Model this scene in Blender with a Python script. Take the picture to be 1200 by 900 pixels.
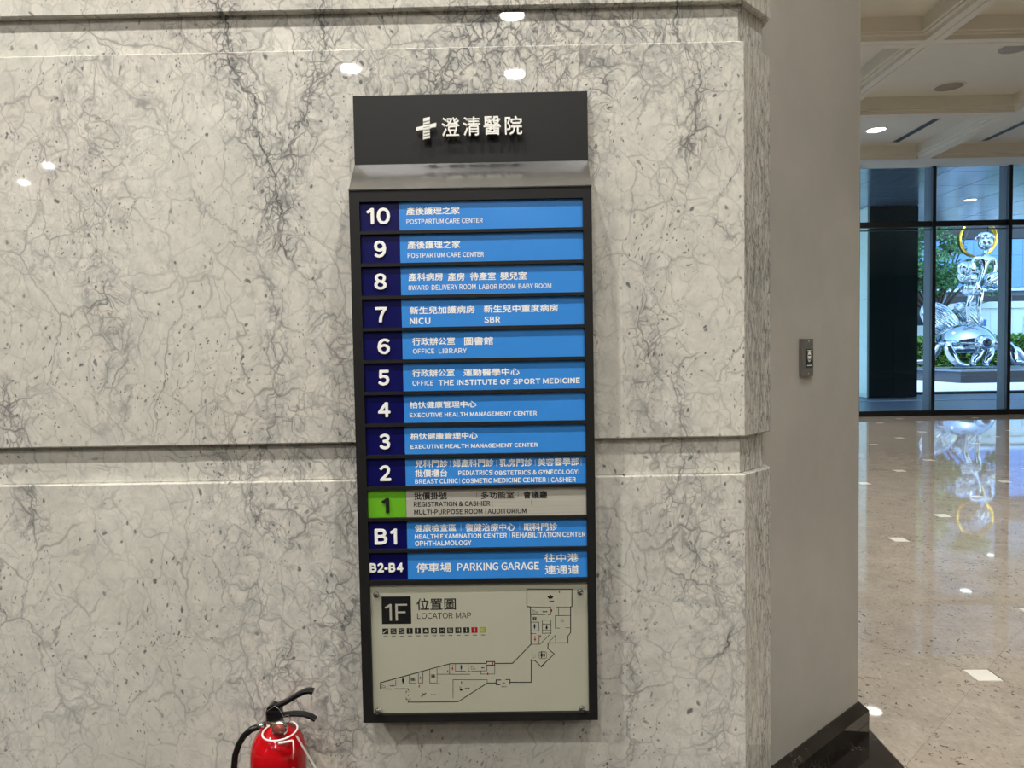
import bpy, bmesh, math, random
from mathutils import Vector, Matrix, Euler
R_ = math.radians
for _o in list(bpy.data.objects): bpy.data.objects.remove(_o)
SC = bpy.context.scene; COL = SC.collection

# ------------------------------------------------------------ camera
F = 830.0
PITCH, YAW, ROLL = F*5.4e-5, F/84000.0, .0175
fw = Vector((-math.sin(YAW)*math.cos(PITCH), math.cos(YAW)*math.cos(PITCH), -math.sin(PITCH)))
r0 = Vector((math.cos(YAW), math.sin(YAW), 0)); u0 = r0.cross(fw)
cr = math.cos(ROLL)*r0 - math.sin(ROLL)*u0; cu = math.sin(ROLL)*r0 + math.cos(ROLL)*u0
cd = bpy.data.cameras.new('camera'); cam = bpy.data.objects.new('camera', cd); COL.objects.link(cam)
M = Matrix((cr, cu, -fw)).transposed().to_4x4(); M.translation = Vector((0, 0, 1.55)); cam.matrix_world = M
cd.sensor_width = 36; cd.lens = 36*F/1200; cd.clip_start = .05; cd.clip_end = 300
SC.camera = cam

# ------------------------------------------------------------ world, sun, exposure
W = bpy.data.worlds.new('world'); SC.world = W; W.use_nodes = True
wn = W.node_tree; sky = wn.nodes.new('ShaderNodeTexSky'); sky.sky_type = 'NISHITA'; sky.sun_disc = False
sky.sun_elevation = R_(58); sky.sun_rotation = R_(200); sky.air_density = 1.2; sky.dust_density = .6
wn.links.new(sky.outputs[0], wn.nodes['Background'].inputs[0]); wn.nodes['Background'].inputs[1].default_value = .8
sd = bpy.data.lights.new('sun', 'SUN'); sun = bpy.data.objects.new('sun', sd); COL.objects.link(sun)
sun.rotation_euler = (R_(27), 0, R_(-130)); sun.location = (10, 20, 30)
sd.energy = 8; sd.angle = R_(.6); sd.color = (1, .97, .93)
SC.view_settings.view_transform = 'Standard'; SC.view_settings.look = 'None'
SC.view_settings.gamma = 1; SC.view_settings.use_curve_mapping = False
SC.view_settings.exposure = 0.0
LAMP_NEAR, LAMP_HALL, LAMP_LOBBY = 95, 58, 105
LAMP_COL = (1, .965, .915)
SC.cycles.max_bounces = 8; SC.cycles.transparent_max_bounces = 16
SC.cycles.sample_clamp_indirect = 6; SC.cycles.caustics_reflective = False; SC.cycles.caustics_refractive = False

# ------------------------------------------------------------ mesh builder
class MB:
    def __init__(s): s.v = []; s.f = []; s.sm = []
    def add(s, vs, fs, smooth=False):
        b = len(s.v); s.v += [tuple(p) for p in vs]; s.f += [tuple(i+b for i in f) for f in fs]; s.sm += [smooth]*len(fs); return s
    def box(s, x0, x1, y0, y1, z0, z1):
        return s.add([(x0,y0,z0),(x1,y0,z0),(x1,y1,z0),(x0,y1,z0),(x0,y0,z1),(x1,y0,z1),(x1,y1,z1),(x0,y1,z1)],
                     [(0,3,2,1),(4,5,6,7),(0,1,5,4),(1,2,6,5),(2,3,7,6),(3,0,4,7)])
    def prism(s, pts, z0, z1):                       # footprint (x,y), counter-clockwise
        n = len(pts); v = [(x,y,z0) for x,y in pts]+[(x,y,z1) for x,y in pts]
        return s.add(v, [tuple(reversed(range(n))), tuple(range(n,2*n))]+[(i,(i+1)%n,n+(i+1)%n,n+i) for i in range(n)])
    def xz(s, pts, y0, y1):                          # outline (x,z) extruded along y
        a = sum(pts[i][0]*pts[(i+1)%len(pts)][1]-pts[(i+1)%len(pts)][0]*pts[i][1] for i in range(len(pts)))
        if a < 0: pts = pts[::-1]
        n = len(pts); v = [(x,y0,z) for x,z in pts]+[(x,y1,z) for x,z in pts]
        return s.add(v, [tuple(range(n)), tuple(reversed(range(n,2*n)))]+[((i+1)%n,i,n+i,n+(i+1)%n) for i in range(n)])
    def tube(s, pts, rad, n=10, cap=True):
        pts = [Vector(p) for p in pts]; rs = rad if isinstance(rad,(list,tuple)) else [rad]*len(pts)
        t = (pts[1]-pts[0]).normalized(); a = t.orthogonal().normalized(); rings = []
        for i,p in enumerate(pts):
            t = (pts[min(i+1,len(pts)-1)]-pts[max(i-1,0)]).normalized()
            a = (a-t*a.dot(t)).normalized(); b = t.cross(a)
            rings += [p+(a*math.cos(2*math.pi*k/n)+b*math.sin(2*math.pi*k/n))*rs[i] for k in range(n)]
        fs = [(i*n+k, i*n+(k+1)%n, (i+1)*n+(k+1)%n, (i+1)*n+k) for i in range(len(pts)-1) for k in range(n)]
        if cap: fs += [tuple(reversed(range(n))), tuple(range((len(pts)-1)*n, len(pts)*n))]
        return s.add(rings, fs, True)
    def lathe(s, prof, c=(0,0,0), n=32, axis='z', cap=True):
        v = []
        for r,h in prof:
            for k in range(n):
                a = 2*math.pi*k/n; x,y = r*math.cos(a), r*math.sin(a)
                p = (x,y,h) if axis=='z' else (x,-h,y)
                v.append((c[0]+p[0],c[1]+p[1],c[2]+p[2]))
        m = len(prof)
        fs = [(i*n+k, i*n+(k+1)%n, (i+1)*n+(k+1)%n, (i+1)*n+k) for i in range(m-1) for k in range(n)]
        if cap: fs += [tuple(reversed(range(n))), tuple(range((m-1)*n, m*n))]
        return s.add(v, fs, True)
    def ell(s, c, r, rot=(0,0,0), n=24, m=12, fn=None):
        E = Euler(rot).to_matrix(); v = []
        for i in range(m+1):
            th = math.pi*i/m
            for k in range(n):
                ph = 2*math.pi*k/n; q = fn(th,ph) if fn else 1
                p = Vector((r[0]*q*math.sin(th)*math.cos(ph), r[1]*q*math.sin(th)*math.sin(ph), r[2]*q*math.cos(th)))
                v.append(Vector(c)+E@p)
        return s.add(v, [(i*n+k,(i+1)*n+k,(i+1)*n+(k+1)%n,i*n+(k+1)%n) for i in range(m) for k in range(n)], True)
    def build(s, name, mat, parent=None, bevel=0, seg=2, loc=None, sel=None):
        me = bpy.data.meshes.new(name); me.from_pydata(s.v, [], s.f)
        for p,q in zip(me.polygons, s.sm): p.use_smooth = q
        if bevel:
            bm = bmesh.new(); bm.from_mesh(me); bmesh.ops.remove_doubles(bm, verts=bm.verts, dist=1e-6)
            bmesh.ops.bevel(bm, geom=[e for e in bm.edges if len(e.link_faces)==2 and e.calc_face_angle(0)>.3 and (sel is None or sel(e))], offset=bevel, segments=seg, affect='EDGES', profile=.5)
            bm.to_mesh(me); bm.free()
        me.validate()
        me.materials.append(mat); o = bpy.data.objects.new(name, me); COL.objects.link(o)
        if parent: o.parent = parent
        if loc: o.location = loc
        return o
def empty(name, loc=(0,0,0), rz=0):
    o = bpy.data.objects.new(name, None); COL.objects.link(o); o.location = loc; o.rotation_euler = (0,0,rz); o.empty_display_size = .1; return o
def tag(o, label, cat, group=None):
    o['label'] = label; o['category'] = cat
    if group: o['group'] = group
    return o
def struct(o, label=None):
    o['kind'] = 'structure'
    if label: o['label'] = label
    return o
def copy_tree(o, parent=None):
    c = o.copy(); COL.objects.link(c)
    if parent: c.parent = parent
    for ch in o.children: copy_tree(ch, c)
    return c

# ------------------------------------------------------------ materials
def srgb(r,g,b):
    f = lambda c: c/12.92 if c <= .04045 else ((c+.055)/1.055)**2.4
    return (f(r/255), f(g/255), f(b/255), 1)
class NT:
    def __init__(s, name):
        s.m = bpy.data.materials.new(name); s.m.use_nodes = True; s.t = s.m.node_tree; s.p = s.t.nodes['Principled BSDF']
    def n(s, typ, props=None, **ins):
        x = s.t.nodes.new(typ)
        for k,v in (props or {}).items(): setattr(x,k,v)
        for k,v in ins.items():
            key = int(k[1:]) if k[0]=='i' and k[1:].isdigit() else k.replace('_',' ')
            s.set(x.inputs[key], v)
        return x
    def set(s, sock, v):
        if isinstance(v, bpy.types.NodeSocket): s.t.links.new(v, sock)
        elif isinstance(v, bpy.types.Node): s.t.links.new(v.outputs[0], sock)
        else: sock.default_value = v
    def math(s, op, a, b=0, c=0, clamp=False):
        return s.n('ShaderNodeMath', {'operation':op,'use_clamp':clamp}, i0=a, i1=b, i2=c).outputs[0]
    def vm(s, op, a, b=(0,0,0)):
        return s.n('ShaderNodeVectorMath', {'operation':op}, i0=a, i1=b).outputs[0]
    def mix(s, f, a, b, mode='MIX'):
        x = s.n('ShaderNodeMix', {'data_type':'RGBA','blend_type':mode}); s.set(x.inputs[0],f); s.set(x.inputs[6],a); s.set(x.inputs[7],b); return x.outputs[2]
    def mr(s, v, a, b, c=0, d=1, smooth=False):
        return s.n('ShaderNodeMapRange', {'interpolation_type':'SMOOTHSTEP' if smooth else 'LINEAR'}, i0=v, i1=a, i2=b, i3=c, i4=d).outputs[0]
    def obj(s): return s.n('ShaderNodeTexCoord').outputs['Object']
    def noise(s, vec, scale, detail=3, rough=.55, dist=0, out=0):
        return s.n('ShaderNodeTexNoise', None, Vector=vec, Scale=scale, Detail=detail, Roughness=rough, Distortion=dist).outputs[out]
    def bump(s, h, strength=.2, dist=.01):
        s.set(s.p.inputs['Normal'], s.n('ShaderNodeBump', None, Strength=strength, Distance=dist, Height=h))
    def done(s, col=None, rough=None, metal=None, spec=None):
        for k,v in (('Base Color',col),('Roughness',rough),('Metallic',metal),('Specular IOR Level',spec)):
            if v is not None: s.set(s.p.inputs[k], v)
        return s.m
def plain(name, col, rough=.5, metal=0, var=.06, scale=8, spec=None):
    t = NT(name); nz = t.noise(t.obj(), scale, 4)
    c = t.mix(t.mr(nz,.3,.7), tuple(x*(1-var) for x in col[:3])+(1,), tuple(min(1,x*(1+var)) for x in col[:3])+(1,))
    return t.done(c, t.mr(nz,.3,.7,rough*.9,rough*1.1), metal, spec)

def marble(name, stretch=(1,1,1), dark=0.0, shift=(0,0,0), veins=()):
    t = NT(name); P = t.vm('ADD', t.vm('MULTIPLY', t.obj(), stretch), shift)
    wob = t.vm('SUBTRACT', t.noise(P, 3.2, 4, .6, 0, 1), (.5,.5,.5))
    wob2 = t.vm('SUBTRACT', t.noise(P, 14, 3, .6, 0, 1), (.5,.5,.5))
    Q = t.vm('ADD', P, t.vm('ADD', t.n('ShaderNodeVectorMath', {'operation':'SCALE'}, i0=wob, Scale=.15).outputs[0],
                            t.n('ShaderNodeVectorMath', {'operation':'SCALE'}, i0=wob2, Scale=.040).outputs[0]))
    Qs = t.vm('MULTIPLY', Q, (1.25,1,.8))
    dens = t.noise(t.vm('MULTIPLY', P, (1.5,1,.62)), 1.15, 3, .6, .5)          # where veins crowd
    cl = t.mr(dens, .43, .68, 0, 1, True)
    xyz = t.n('ShaderNodeSeparateXYZ', None, i0=t.obj())
    wx = t.math('MULTIPLY', t.math('SUBTRACT', t.noise(t.obj(), 5, 4, .65), .5), .17)
    wx = t.math('ADD', wx, t.math('MULTIPLY', t.math('SUBTRACT', t.noise(t.obj(), 30, 2, .6), .5), .025))
    lines = None
    for (pts, wid, halo, st) in veins:                                        # long veins running through the stone: x as a curve of z
        fc = t.n('ShaderNodeFloatCurve'); cv = fc.mapping.curves[0]
        zs = [p[1] for p in pts]
        fc.mapping.extend = 'HORIZONTAL'
        z01 = t.mr(xyz.outputs[2], .4, 2.7)
        pp = sorted(((z-.4)/2.3, (x+1.6)/2.6) for x,z in pts)
        cv.points[0].location = pp[0]; cv.points[1].location = pp[-1]
        for q in pp[1:-1]: cv.points.new(*q)
        fc.mapping.update()
        t.set(fc.inputs['Value'], z01)
        x0 = t.math('MULTIPLY_ADD', fc.outputs[0], 2.6, -1.6)
        d = t.math('ABSOLUTE', t.math('SUBTRACT', t.math('ADD', xyz.outputs[0], wx), x0))
        end = t.math('MULTIPLY', t.mr(xyz.outputs[2], min(zs)-.02, min(zs)+.05, 0, 1), t.mr(xyz.outputs[2], max(zs)-.05, max(zs)+.02, 1, 0))
        ln = t.math('MULTIPLY', t.math('MULTIPLY', t.mr(d, 0, wid, 1, 0, True), end), st)
        hl = t.math('MULTIPLY', t.math('MULTIPLY', t.mr(d, 0, halo, 1, 0, True), end), st)
        lines = ln if lines is None else t.math('MAXIMUM', lines, ln)
        cl = t.math('MAXIMUM', cl, t.math('MULTIPLY', hl, 1.0))
    cl = t.math('ADD', cl, dark, 0, True)
    def crack(scale, w, s1, vec=Qs):
        e = t.n('ShaderNodeTexVoronoi', {'feature':'DISTANCE_TO_EDGE'}, Vector=vec, Scale=scale).outputs[0]
        brk = t.mr(t.noise(P, scale*.8, 3, .6), .36, .58)                     # veins come and go
        return t.math('MULTIPLY', t.math('MULTIPLY', t.mr(e, 0, w, 1, 0), brk), s1)
    v1 = crack(3.6, .017, t.mr(cl, 0, 1, .52, .9))
    v2 = crack(8.5, .034, t.mr(cl, 0, 1, .40, .9))
    v3 = crack(19, .062, t.mr(cl, 0, 1, .22, .95))
    v4 = crack(40, .10, t.mr(cl, .1, 1, .05, .9))
    sp = t.n('ShaderNodeTexVoronoi', {'feature':'F1'}, Vector=t.vm('MULTIPLY', Q, (1.2,1,.75)), Scale=42, Randomness=1)
    keep = t.mr(t.n('ShaderNodeSeparateXYZ', None, i0=sp.outputs['Color']).outputs[0], .68, .74)
    spots = t.math('MULTIPLY', t.math('MULTIPLY', t.mr(sp.outputs['Distance'], .15, .27, 1, 0), keep), t.mr(t.noise(P, 4.5, 3), .36, .58, .25, 1))
    sp2 = t.n('ShaderNodeTexVoronoi', {'feature':'F1'}, Vector=t.vm('MULTIPLY', Q, (1.3,1,.8)), Scale=95)
    keep2 = t.mr(t.n('ShaderNodeSeparateXYZ', None, i0=sp2.outputs['Color']).outputs[1], .70, .78)
    spots2 = t.math('MULTIPLY', t.math('MULTIPLY', t.mr(sp2.outputs['Distance'], .18, .36, 1, 0), keep2), t.mr(t.noise(P, 3.1, 3), .40, .58, .0, .9))
    v = t.math('MAXIMUM', t.math('MAXIMUM', v1, v2), t.math('MAXIMUM', v3, v4))
    v = t.math('MAXIMUM', v, t.math('MAXIMUM', t.math('MULTIPLY', spots, .85), spots2))
    if lines is not None: v = t.math('MAXIMUM', v, t.math('MULTIPLY', lines, t.mr(t.noise(P, 16, 3, .6), .3, .6, .45, 1)))
    cloud = t.noise(P, 2.2, 5, .6, .8)
    fine = t.noise(Q, 26, 5, .7)
    base = t.mix(t.mr(cloud,.3,.7), srgb(196,193,182), srgb(214,211,201))
    base = t.mix(t.mr(t.noise(P,1.6,2),.5,.75,0,.5), base, srgb(212,203,192))
    haze = t.math('MULTIPLY', t.math('ADD', t.math('MULTIPLY', cl, .55), .30), t.mr(fine,.38,.68))
    base = t.mix(haze, base, srgb(140,142,141))
    col = t.mix(t.math('MULTIPLY', v, .92), base, srgb(64,65,70))
    return t.done(col, t.mr(fine,.3,.7,.018,.03), 0, .5)

ROWS=[
  [('10', 'num', -0.3848, 1.8853, 0.0609, 0.041), ('產後護理之家', 'cjk', -0.2824, 1.9069, 0.1374, 0.0202), ('POSTPARTUM CARE CENTER', 'lat', -0.2824, 1.8844, 0.1965, 0.0118)] ,
  [('9', 'num', -0.3676, 1.8003, 0.0313, 0.0423), ('產後護理之家', 'cjk', -0.2817, 1.8202, 0.1365, 0.0203), ('POSTPARTUM CARE CENTER', 'lat', -0.2816, 1.7976, 0.1969, 0.0124)] ,
  [('8', 'num', -0.3693, 1.718, 0.0321, 0.0403), ('產科病房', 'cjk', -0.2811, 1.7381, 0.0891, 0.0207), ('產房', 'cjk', -0.1793, 1.7368, 0.0437, 0.0206), ('待產室', 'cjk', -0.1217, 1.7368, 0.0666, 0.0206), ('嬰兒室', 'cjk', -0.0434, 1.7364, 0.0681, 0.0206), ('8WARD', 'lat', -0.2817, 1.7148, 0.0529, 0.0122), ('DELIVERY ROOM', 'lat', -0.2214, 1.7142, 0.1141, 0.0133), ('LABOR ROOM', 'lat', -0.0992, 1.7136, 0.0943, 0.0127), ('BABY ROOM', 'lat', 0.0031, 1.7138, 0.0846, 0.0122)] ,
  [('7', 'num', -0.3688, 1.6334, 0.0305, 0.0394), ('新生兒加護病房', 'cjk', -0.28, 1.6526, 0.1688, 0.0191), ('新生兒中重度病房', 'cjk', -0.0876, 1.6529, 0.1919, 0.0197), ('NICU', 'bold', -0.2801, 1.627, 0.0535, 0.016), ('SBR', 'bold', -0.087, 1.6273, 0.0411, 0.016)] ,
  [('6', 'num', -0.365, 1.5511, 0.0322, 0.0396), ('行政辦公室', 'cjk', -0.275, 1.572, 0.1109, 0.0203), ('圖書館', 'cjk', -0.14, 1.5701, 0.0749, 0.0213), ('OFFICE', 'lat', -0.2739, 1.5506, 0.0557, 0.0123), ('LIBRARY', 'lat', -0.2069, 1.5499, 0.0728, 0.0128)] ,
  [('5', 'num', -0.3655, 1.4701, 0.029, 0.0397), ('行政辦公室', 'cjk', -0.2769, 1.4901, 0.11, 0.0198), ('運動醫學中心', 'cjk', -0.1438, 1.4894, 0.1457, 0.0198), ('OFFICE', 'lat', -0.2769, 1.4675, 0.0542, 0.0129), ('THE INSTITUTE OF SPORT MEDICINE', 'bold', -0.2092, 1.4669, 0.3676, 0.014)] ,
  [('4', 'num', -0.3677, 1.3867, 0.0318, 0.0388), ('柏忕健康管理中心', 'cjk', -0.2859, 1.408, 0.1742, 0.0183), ('EXECUTIVE HEALTH MANAGEMENT CENTER', 'latm', -0.2864, 1.3853, 0.3316, 0.0108)] ,
  [('3', 'num', -0.3666, 1.3033, 0.0281, 0.0395), ('柏忕健康管理中心', 'cjk', -0.2857, 1.3258, 0.1756, 0.0189), ('EXECUTIVE HEALTH MANAGEMENT CENTER', 'latm', -0.2857, 1.3025, 0.3317, 0.0108)] ,
  [('2', 'num', -0.3683, 1.2197, 0.0297, 0.0402), ('兒科門診', 'cjk', -0.2755, 1.253, 0.0858, 0.0201), ('|', 'bar', -0.1832, 1.2537, 0.0011, 0.0168), ('婦產科門診', 'cjk', -0.1762, 1.2525, 0.1067, 0.0206), ('|', 'bar', -0.0624, 1.2529, 0.0011, 0.0168), ('乳房門診', 'cjk', -0.0544, 1.2517, 0.0862, 0.0206), ('|', 'bar', 0.0383, 1.2523, 0.0011, 0.0168), ('美容醫學部', 'cjk', 0.0453, 1.2517, 0.107, 0.0206), ('|', 'bar', 0.1582, 1.2515, 0.0011, 0.0168), ('批價櫃台', 'cjk', -0.2761, 1.2275, 0.0848, 0.0201), ('PEDIATRICS', 'latm', -0.1626, 1.2306, 0.0885, 0.0125), ('|', 'bar', -0.072, 1.2302, 0.0011, 0.0141), ('OBSTETRICS & GYNECOLOGY', 'latm', -0.0677, 1.2296, 0.217, 0.0119), ('|', 'bar', 0.1515, 1.2289, 0.0011, 0.013), ('BREAST CLINIC', 'latm', -0.2765, 1.2101, 0.1124, 0.0125), ('|', 'bar', -0.1599, 1.2094, 0.0011, 0.0136), ('COSMETIC MEDICINE CENTER', 'latm', -0.1539, 1.2098, 0.22, 0.0125), ('|', 'bar', 0.072, 1.2079, 0.0011, 0.0136), ('CASHIER', 'latm', 0.0791, 1.2088, 0.0651, 0.013)] ,
  [('1', 'num', -0.365, 1.1357, 0.0195, 0.0382), ('批價掛號', 'cjk', -0.2803, 1.1677, 0.0865, 0.0207), ('|', 'bar', -0.1829, 1.1689, 0.0011, 0.0169), ('|', 'bar', -0.1164, 1.1701, 0.0011, 0.0169), ('多功能室', 'cjk', -0.1045, 1.1672, 0.0869, 0.0201), ('|', 'bar', -0.0073, 1.1694, 0.0011, 0.0169), ('會議廳', 'cjk', 0.0061, 1.1665, 0.0626, 0.0207), ('REGISTRATION & CASHIER', 'latm', -0.2812, 1.1497, 0.2001, 0.0125), ('|', 'bar', -0.0757, 1.1482, 0.0011, 0.0136), ('|', 'bar', 0.0269, 1.1488, 0.0011, 0.0136), ('MULTI-PURPOSE ROOM', 'latm', -0.2806, 1.129, 0.1791, 0.0126), ('|', 'bar', -0.095, 1.1278, 0.0011, 0.0136), ('AUDITORIUM', 'latm', -0.088, 1.1282, 0.1016, 0.0131)] ,
  [('B1', 'num', -0.3856, 1.0518, 0.0586, 0.0411), ('健康檢查區', 'cjk', -0.2801, 1.0831, 0.1089, 0.0197), ('|', 'bar', -0.1592, 1.084, 0.0011, 0.0175), ('復健治療中心', 'cjk', -0.1473, 1.0821, 0.1309, 0.0208), ('|', 'bar', -0.005, 1.0838, 0.0011, 0.0169), ('眼科門診', 'cjk', 0.0069, 1.0814, 0.087, 0.0207), ('HEALTH EXAMINATION CENTER', 'latm', -0.2805, 1.0645, 0.2422, 0.012), ('|', 'bar', -0.0319, 1.0629, 0.0011, 0.0148), ('REHABILITATION CENTER', 'latm', -0.0248, 1.0639, 0.1924, 0.0131), ('OPHTHALMOLOGY', 'latm', -0.2804, 1.0458, 0.1486, 0.0131)] ,
  [('B2-B4', 'num', -0.4006, 0.9778, 0.0881, 0.0236), ('停車場', 'cjk', -0.2788, 0.9755, 0.0929, 0.0247), ('PARKING GARAGE', 'bold', -0.1706, 0.9783, 0.2153, 0.0198), ('往中港', 'cjk', 0.0591, 0.9969, 0.0882, 0.0236), ('連通道', 'cjk', 0.0597, 0.9651, 0.0899, 0.0247)] ,
]
HEAD= [('澄', 'cjk', -0.1913, 2.1191, 0.0468, 0.0488), ('清', 'cjk', -0.1352, 2.1197, 0.0451, 0.0488), ('醫', 'cjk', -0.0814, 2.1202, 0.0454, 0.0485), ('院', 'cjk', -0.0254, 2.1196, 0.0453, 0.0485)]
CROSS= [[(-0.2393, 2.1665), (-0.2219, 2.17), (-0.2231, 2.1148), (-0.2406, 2.1113)], [(-0.2584, 2.1431), (-0.2054, 2.1545), (-0.2056, 2.1437), (-0.2586, 2.1343)]]
MAPTXT= [('1F', 'lat', -0.3644, 0.8472, 0.0593, 0.0446), ('位置圖', 'cjk', -0.2805, 0.874, 0.1042, 0.032), ('LOCATOR MAP', 'lat', -0.2791, 0.8511, 0.1426, 0.0154)]
SQ= [(-0.3726, 0.8381), (-0.2951, 0.9119)]
ICONS= [[(-0.3721, 0.8111), (-0.3565, 0.8264)], [(-0.3507, 0.8112), (-0.335, 0.8264)], [(-0.3293, 0.8112), (-0.3135, 0.8264)], [(-0.3079, 0.8112), (-0.2921, 0.8265)], [(-0.2865, 0.8112), (-0.2706, 0.8265)], [(-0.2651, 0.8112), (-0.2492, 0.8265)], [(-0.2437, 0.8113), (-0.2278, 0.8265)], [(-0.2223, 0.8113), (-0.2063, 0.8265)], [(-0.2009, 0.8113), (-0.1849, 0.8265)], [(-0.1795, 0.8113), (-0.1635, 0.8266)], [(-0.1581, 0.8113), (-0.142, 0.8266)], [(-0.1368, 0.8114), (-0.1206, 0.8266)], [(-0.1154, 0.8114), (-0.0992, 0.8266)]]
THICK= [[(-0.3515, 0.6626), (-0.3813, 0.6637), (-0.3809, 0.6804), (-0.304, 0.7006), (-0.1943, 0.7295), (-0.0983, 0.7289), (-0.0982, 0.7338), (-0.0767, 0.7335), (-0.0769, 0.724), (-0.0984, 0.7243)], [(-0.0768, 0.7286), (-0.0311, 0.728)], [(-0.0562, 0.7283), (-0.0298, 0.7279), (0.0199, 0.7788), (0.0203, 0.8792), (0.0108, 0.8799), (0.0116, 0.9267), (0.13, 0.925), (0.1293, 0.8782), (0.1258, 0.8777), (0.1249, 0.8087), (0.1178, 0.7991), (0.1175, 0.7813), (0.065, 0.7815), (0.0643, 0.7667), (0.0811, 0.7517), (0.0452, 0.7185)], [(-0.3434, 0.6632), (-0.3074, 0.6627), (-0.3075, 0.6591)], [(-0.3082, 0.6313), (-0.3083, 0.6267), (-0.1756, 0.6263), (-0.0977, 0.676), (-0.0753, 0.6757)], [(-0.0741, 0.6709), (-0.0738, 0.6838), (-0.0618, 0.6836)], [(-0.0481, 0.6845), (-0.0372, 0.6844), (-0.0374, 0.6721)], [(-0.074, 0.6754), (-0.0741, 0.6709), (-0.0648, 0.6708)], [(-0.0374, 0.6771), (0.0189, 0.6764), (0.0198, 0.7354), (0.0291, 0.7352), (0.0468, 0.7172), (0.0562, 0.7282)]]
THIN= [[(-0.3403, 0.6867), (-0.3406, 0.671)], [(-0.304, 0.6983), (-0.3045, 0.6787), (-0.2859, 0.6785)], [(-0.2798, 0.7045), (-0.2804, 0.6784), (-0.2685, 0.6782), (-0.2679, 0.7076)], [(-0.2491, 0.7129), (-0.2499, 0.678), (-0.2307, 0.6777), (-0.2298, 0.7169)], [(-0.2302, 0.7013), (-0.1437, 0.7001)], [(-0.1966, 0.7286), (-0.1972, 0.7008)], [(-0.1809, 0.7284), (-0.1813, 0.7091), (-0.1547, 0.7088)], [(-0.1469, 0.7279), (-0.1473, 0.7087), (-0.1435, 0.7086)], [(-0.1387, 0.7085), (-0.098, 0.709), (-0.0977, 0.7233)], [(-0.114, 0.7082), (-0.1142, 0.7001), (-0.0774, 0.6999), (-0.0769, 0.724)], [(-0.1892, 0.6363), (-0.1882, 0.686), (-0.0975, 0.6848), (-0.0977, 0.676)], [(0.0203, 0.8785), (0.0739, 0.8777)], [(0.0889, 0.8775), (0.1258, 0.877)], [(0.0739, 0.8777), (0.0736, 0.8577), (0.0661, 0.8573)], [(0.0212, 0.8576), (0.0586, 0.8579)], [(0.0939, 0.8774), (0.0936, 0.8548), (0.1255, 0.8544)], [(0.0936, 0.8548), (0.0853, 0.8545), (0.0848, 0.8212), (0.0968, 0.821)], [(0.1118, 0.8216), (0.1231, 0.8214)], [(0.0509, 0.8412), (0.0504, 0.8077), (0.0729, 0.8079)], [(0.0509, 0.8433), (0.0734, 0.8429), (0.0729, 0.8074), (0.0437, 0.7785), (0.0199, 0.7788)], [(0.0508, 0.8326), (0.0733, 0.8323)], [(0.0505, 0.8153), (0.073, 0.815)], [(0.0208, 0.8381), (0.0413, 0.8378), (0.041, 0.8142)], [(0.0205, 0.8144), (0.0392, 0.8142)], [(0.0203, 0.8073), (0.0329, 0.8071)], [(0.0415, 0.8027), (0.0412, 0.7793)], [(0.0675, 0.7845), (0.0853, 0.8021), (0.085, 0.7817)]]
REDS= [(-0.2784, 0.6695), (-0.2259, 0.676), (-0.2021, 0.7084), (-0.0823, 0.7287), (-0.0956, 0.7005), (-0.1659, 0.6785), (0.097, 0.9182), (0.0758, 0.8683), (0.0447, 0.7996), (0.0194, 0.7359), (-0.275, 0.6924)]
MEN= [(-0.1657, 0.7184), (0.0302, 0.8257)]
WOMEN= [(-0.1888, 0.718), (0.0306, 0.7932)]
BLK= [(-0.321, 0.6855), (-0.2946, 0.6884), (-0.2405, 0.6958), (-0.1675, 0.6606), (-0.2674, 0.6465), (0.0731, 0.9051), (0.0619, 0.824), (0.0305, 0.8473), (0.0475, 0.7491), (0.054, 0.749)]
STAIR= [(-0.3727, 0.6721), (-0.1337, 0.7179), (0.0333, 0.8669)]
GRN= [(0.0269, 0.7468)]
RING= [(0.1039, 0.8412)]
SCREWS= [(-0.3828, 0.922), (0.1498, 0.9215), (-0.3849, 0.6113), (0.1511, 0.61)]
LBL= [(-0.3528, 0.6718), (-0.3223, 0.674), (-0.154, 0.662), (-0.2442, 0.6462), (-0.2217, 0.6472), (-0.1113, 0.717), (-0.0562, 0.6656), (0.0729, 0.8932), (0.055, 0.866), (0.1043, 0.8222), (-0.3638, 0.8053), (-0.3423, 0.8053), (-0.3208, 0.8053), (-0.2994, 0.8053), (-0.2779, 0.8054), (-0.2564, 0.8054), (-0.235, 0.8054), (-0.2135, 0.8054), (-0.1921, 0.8054), (-0.1707, 0.8055), (-0.1492, 0.8055), (-0.1278, 0.8055), (-0.1064, 0.8055)]

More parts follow.
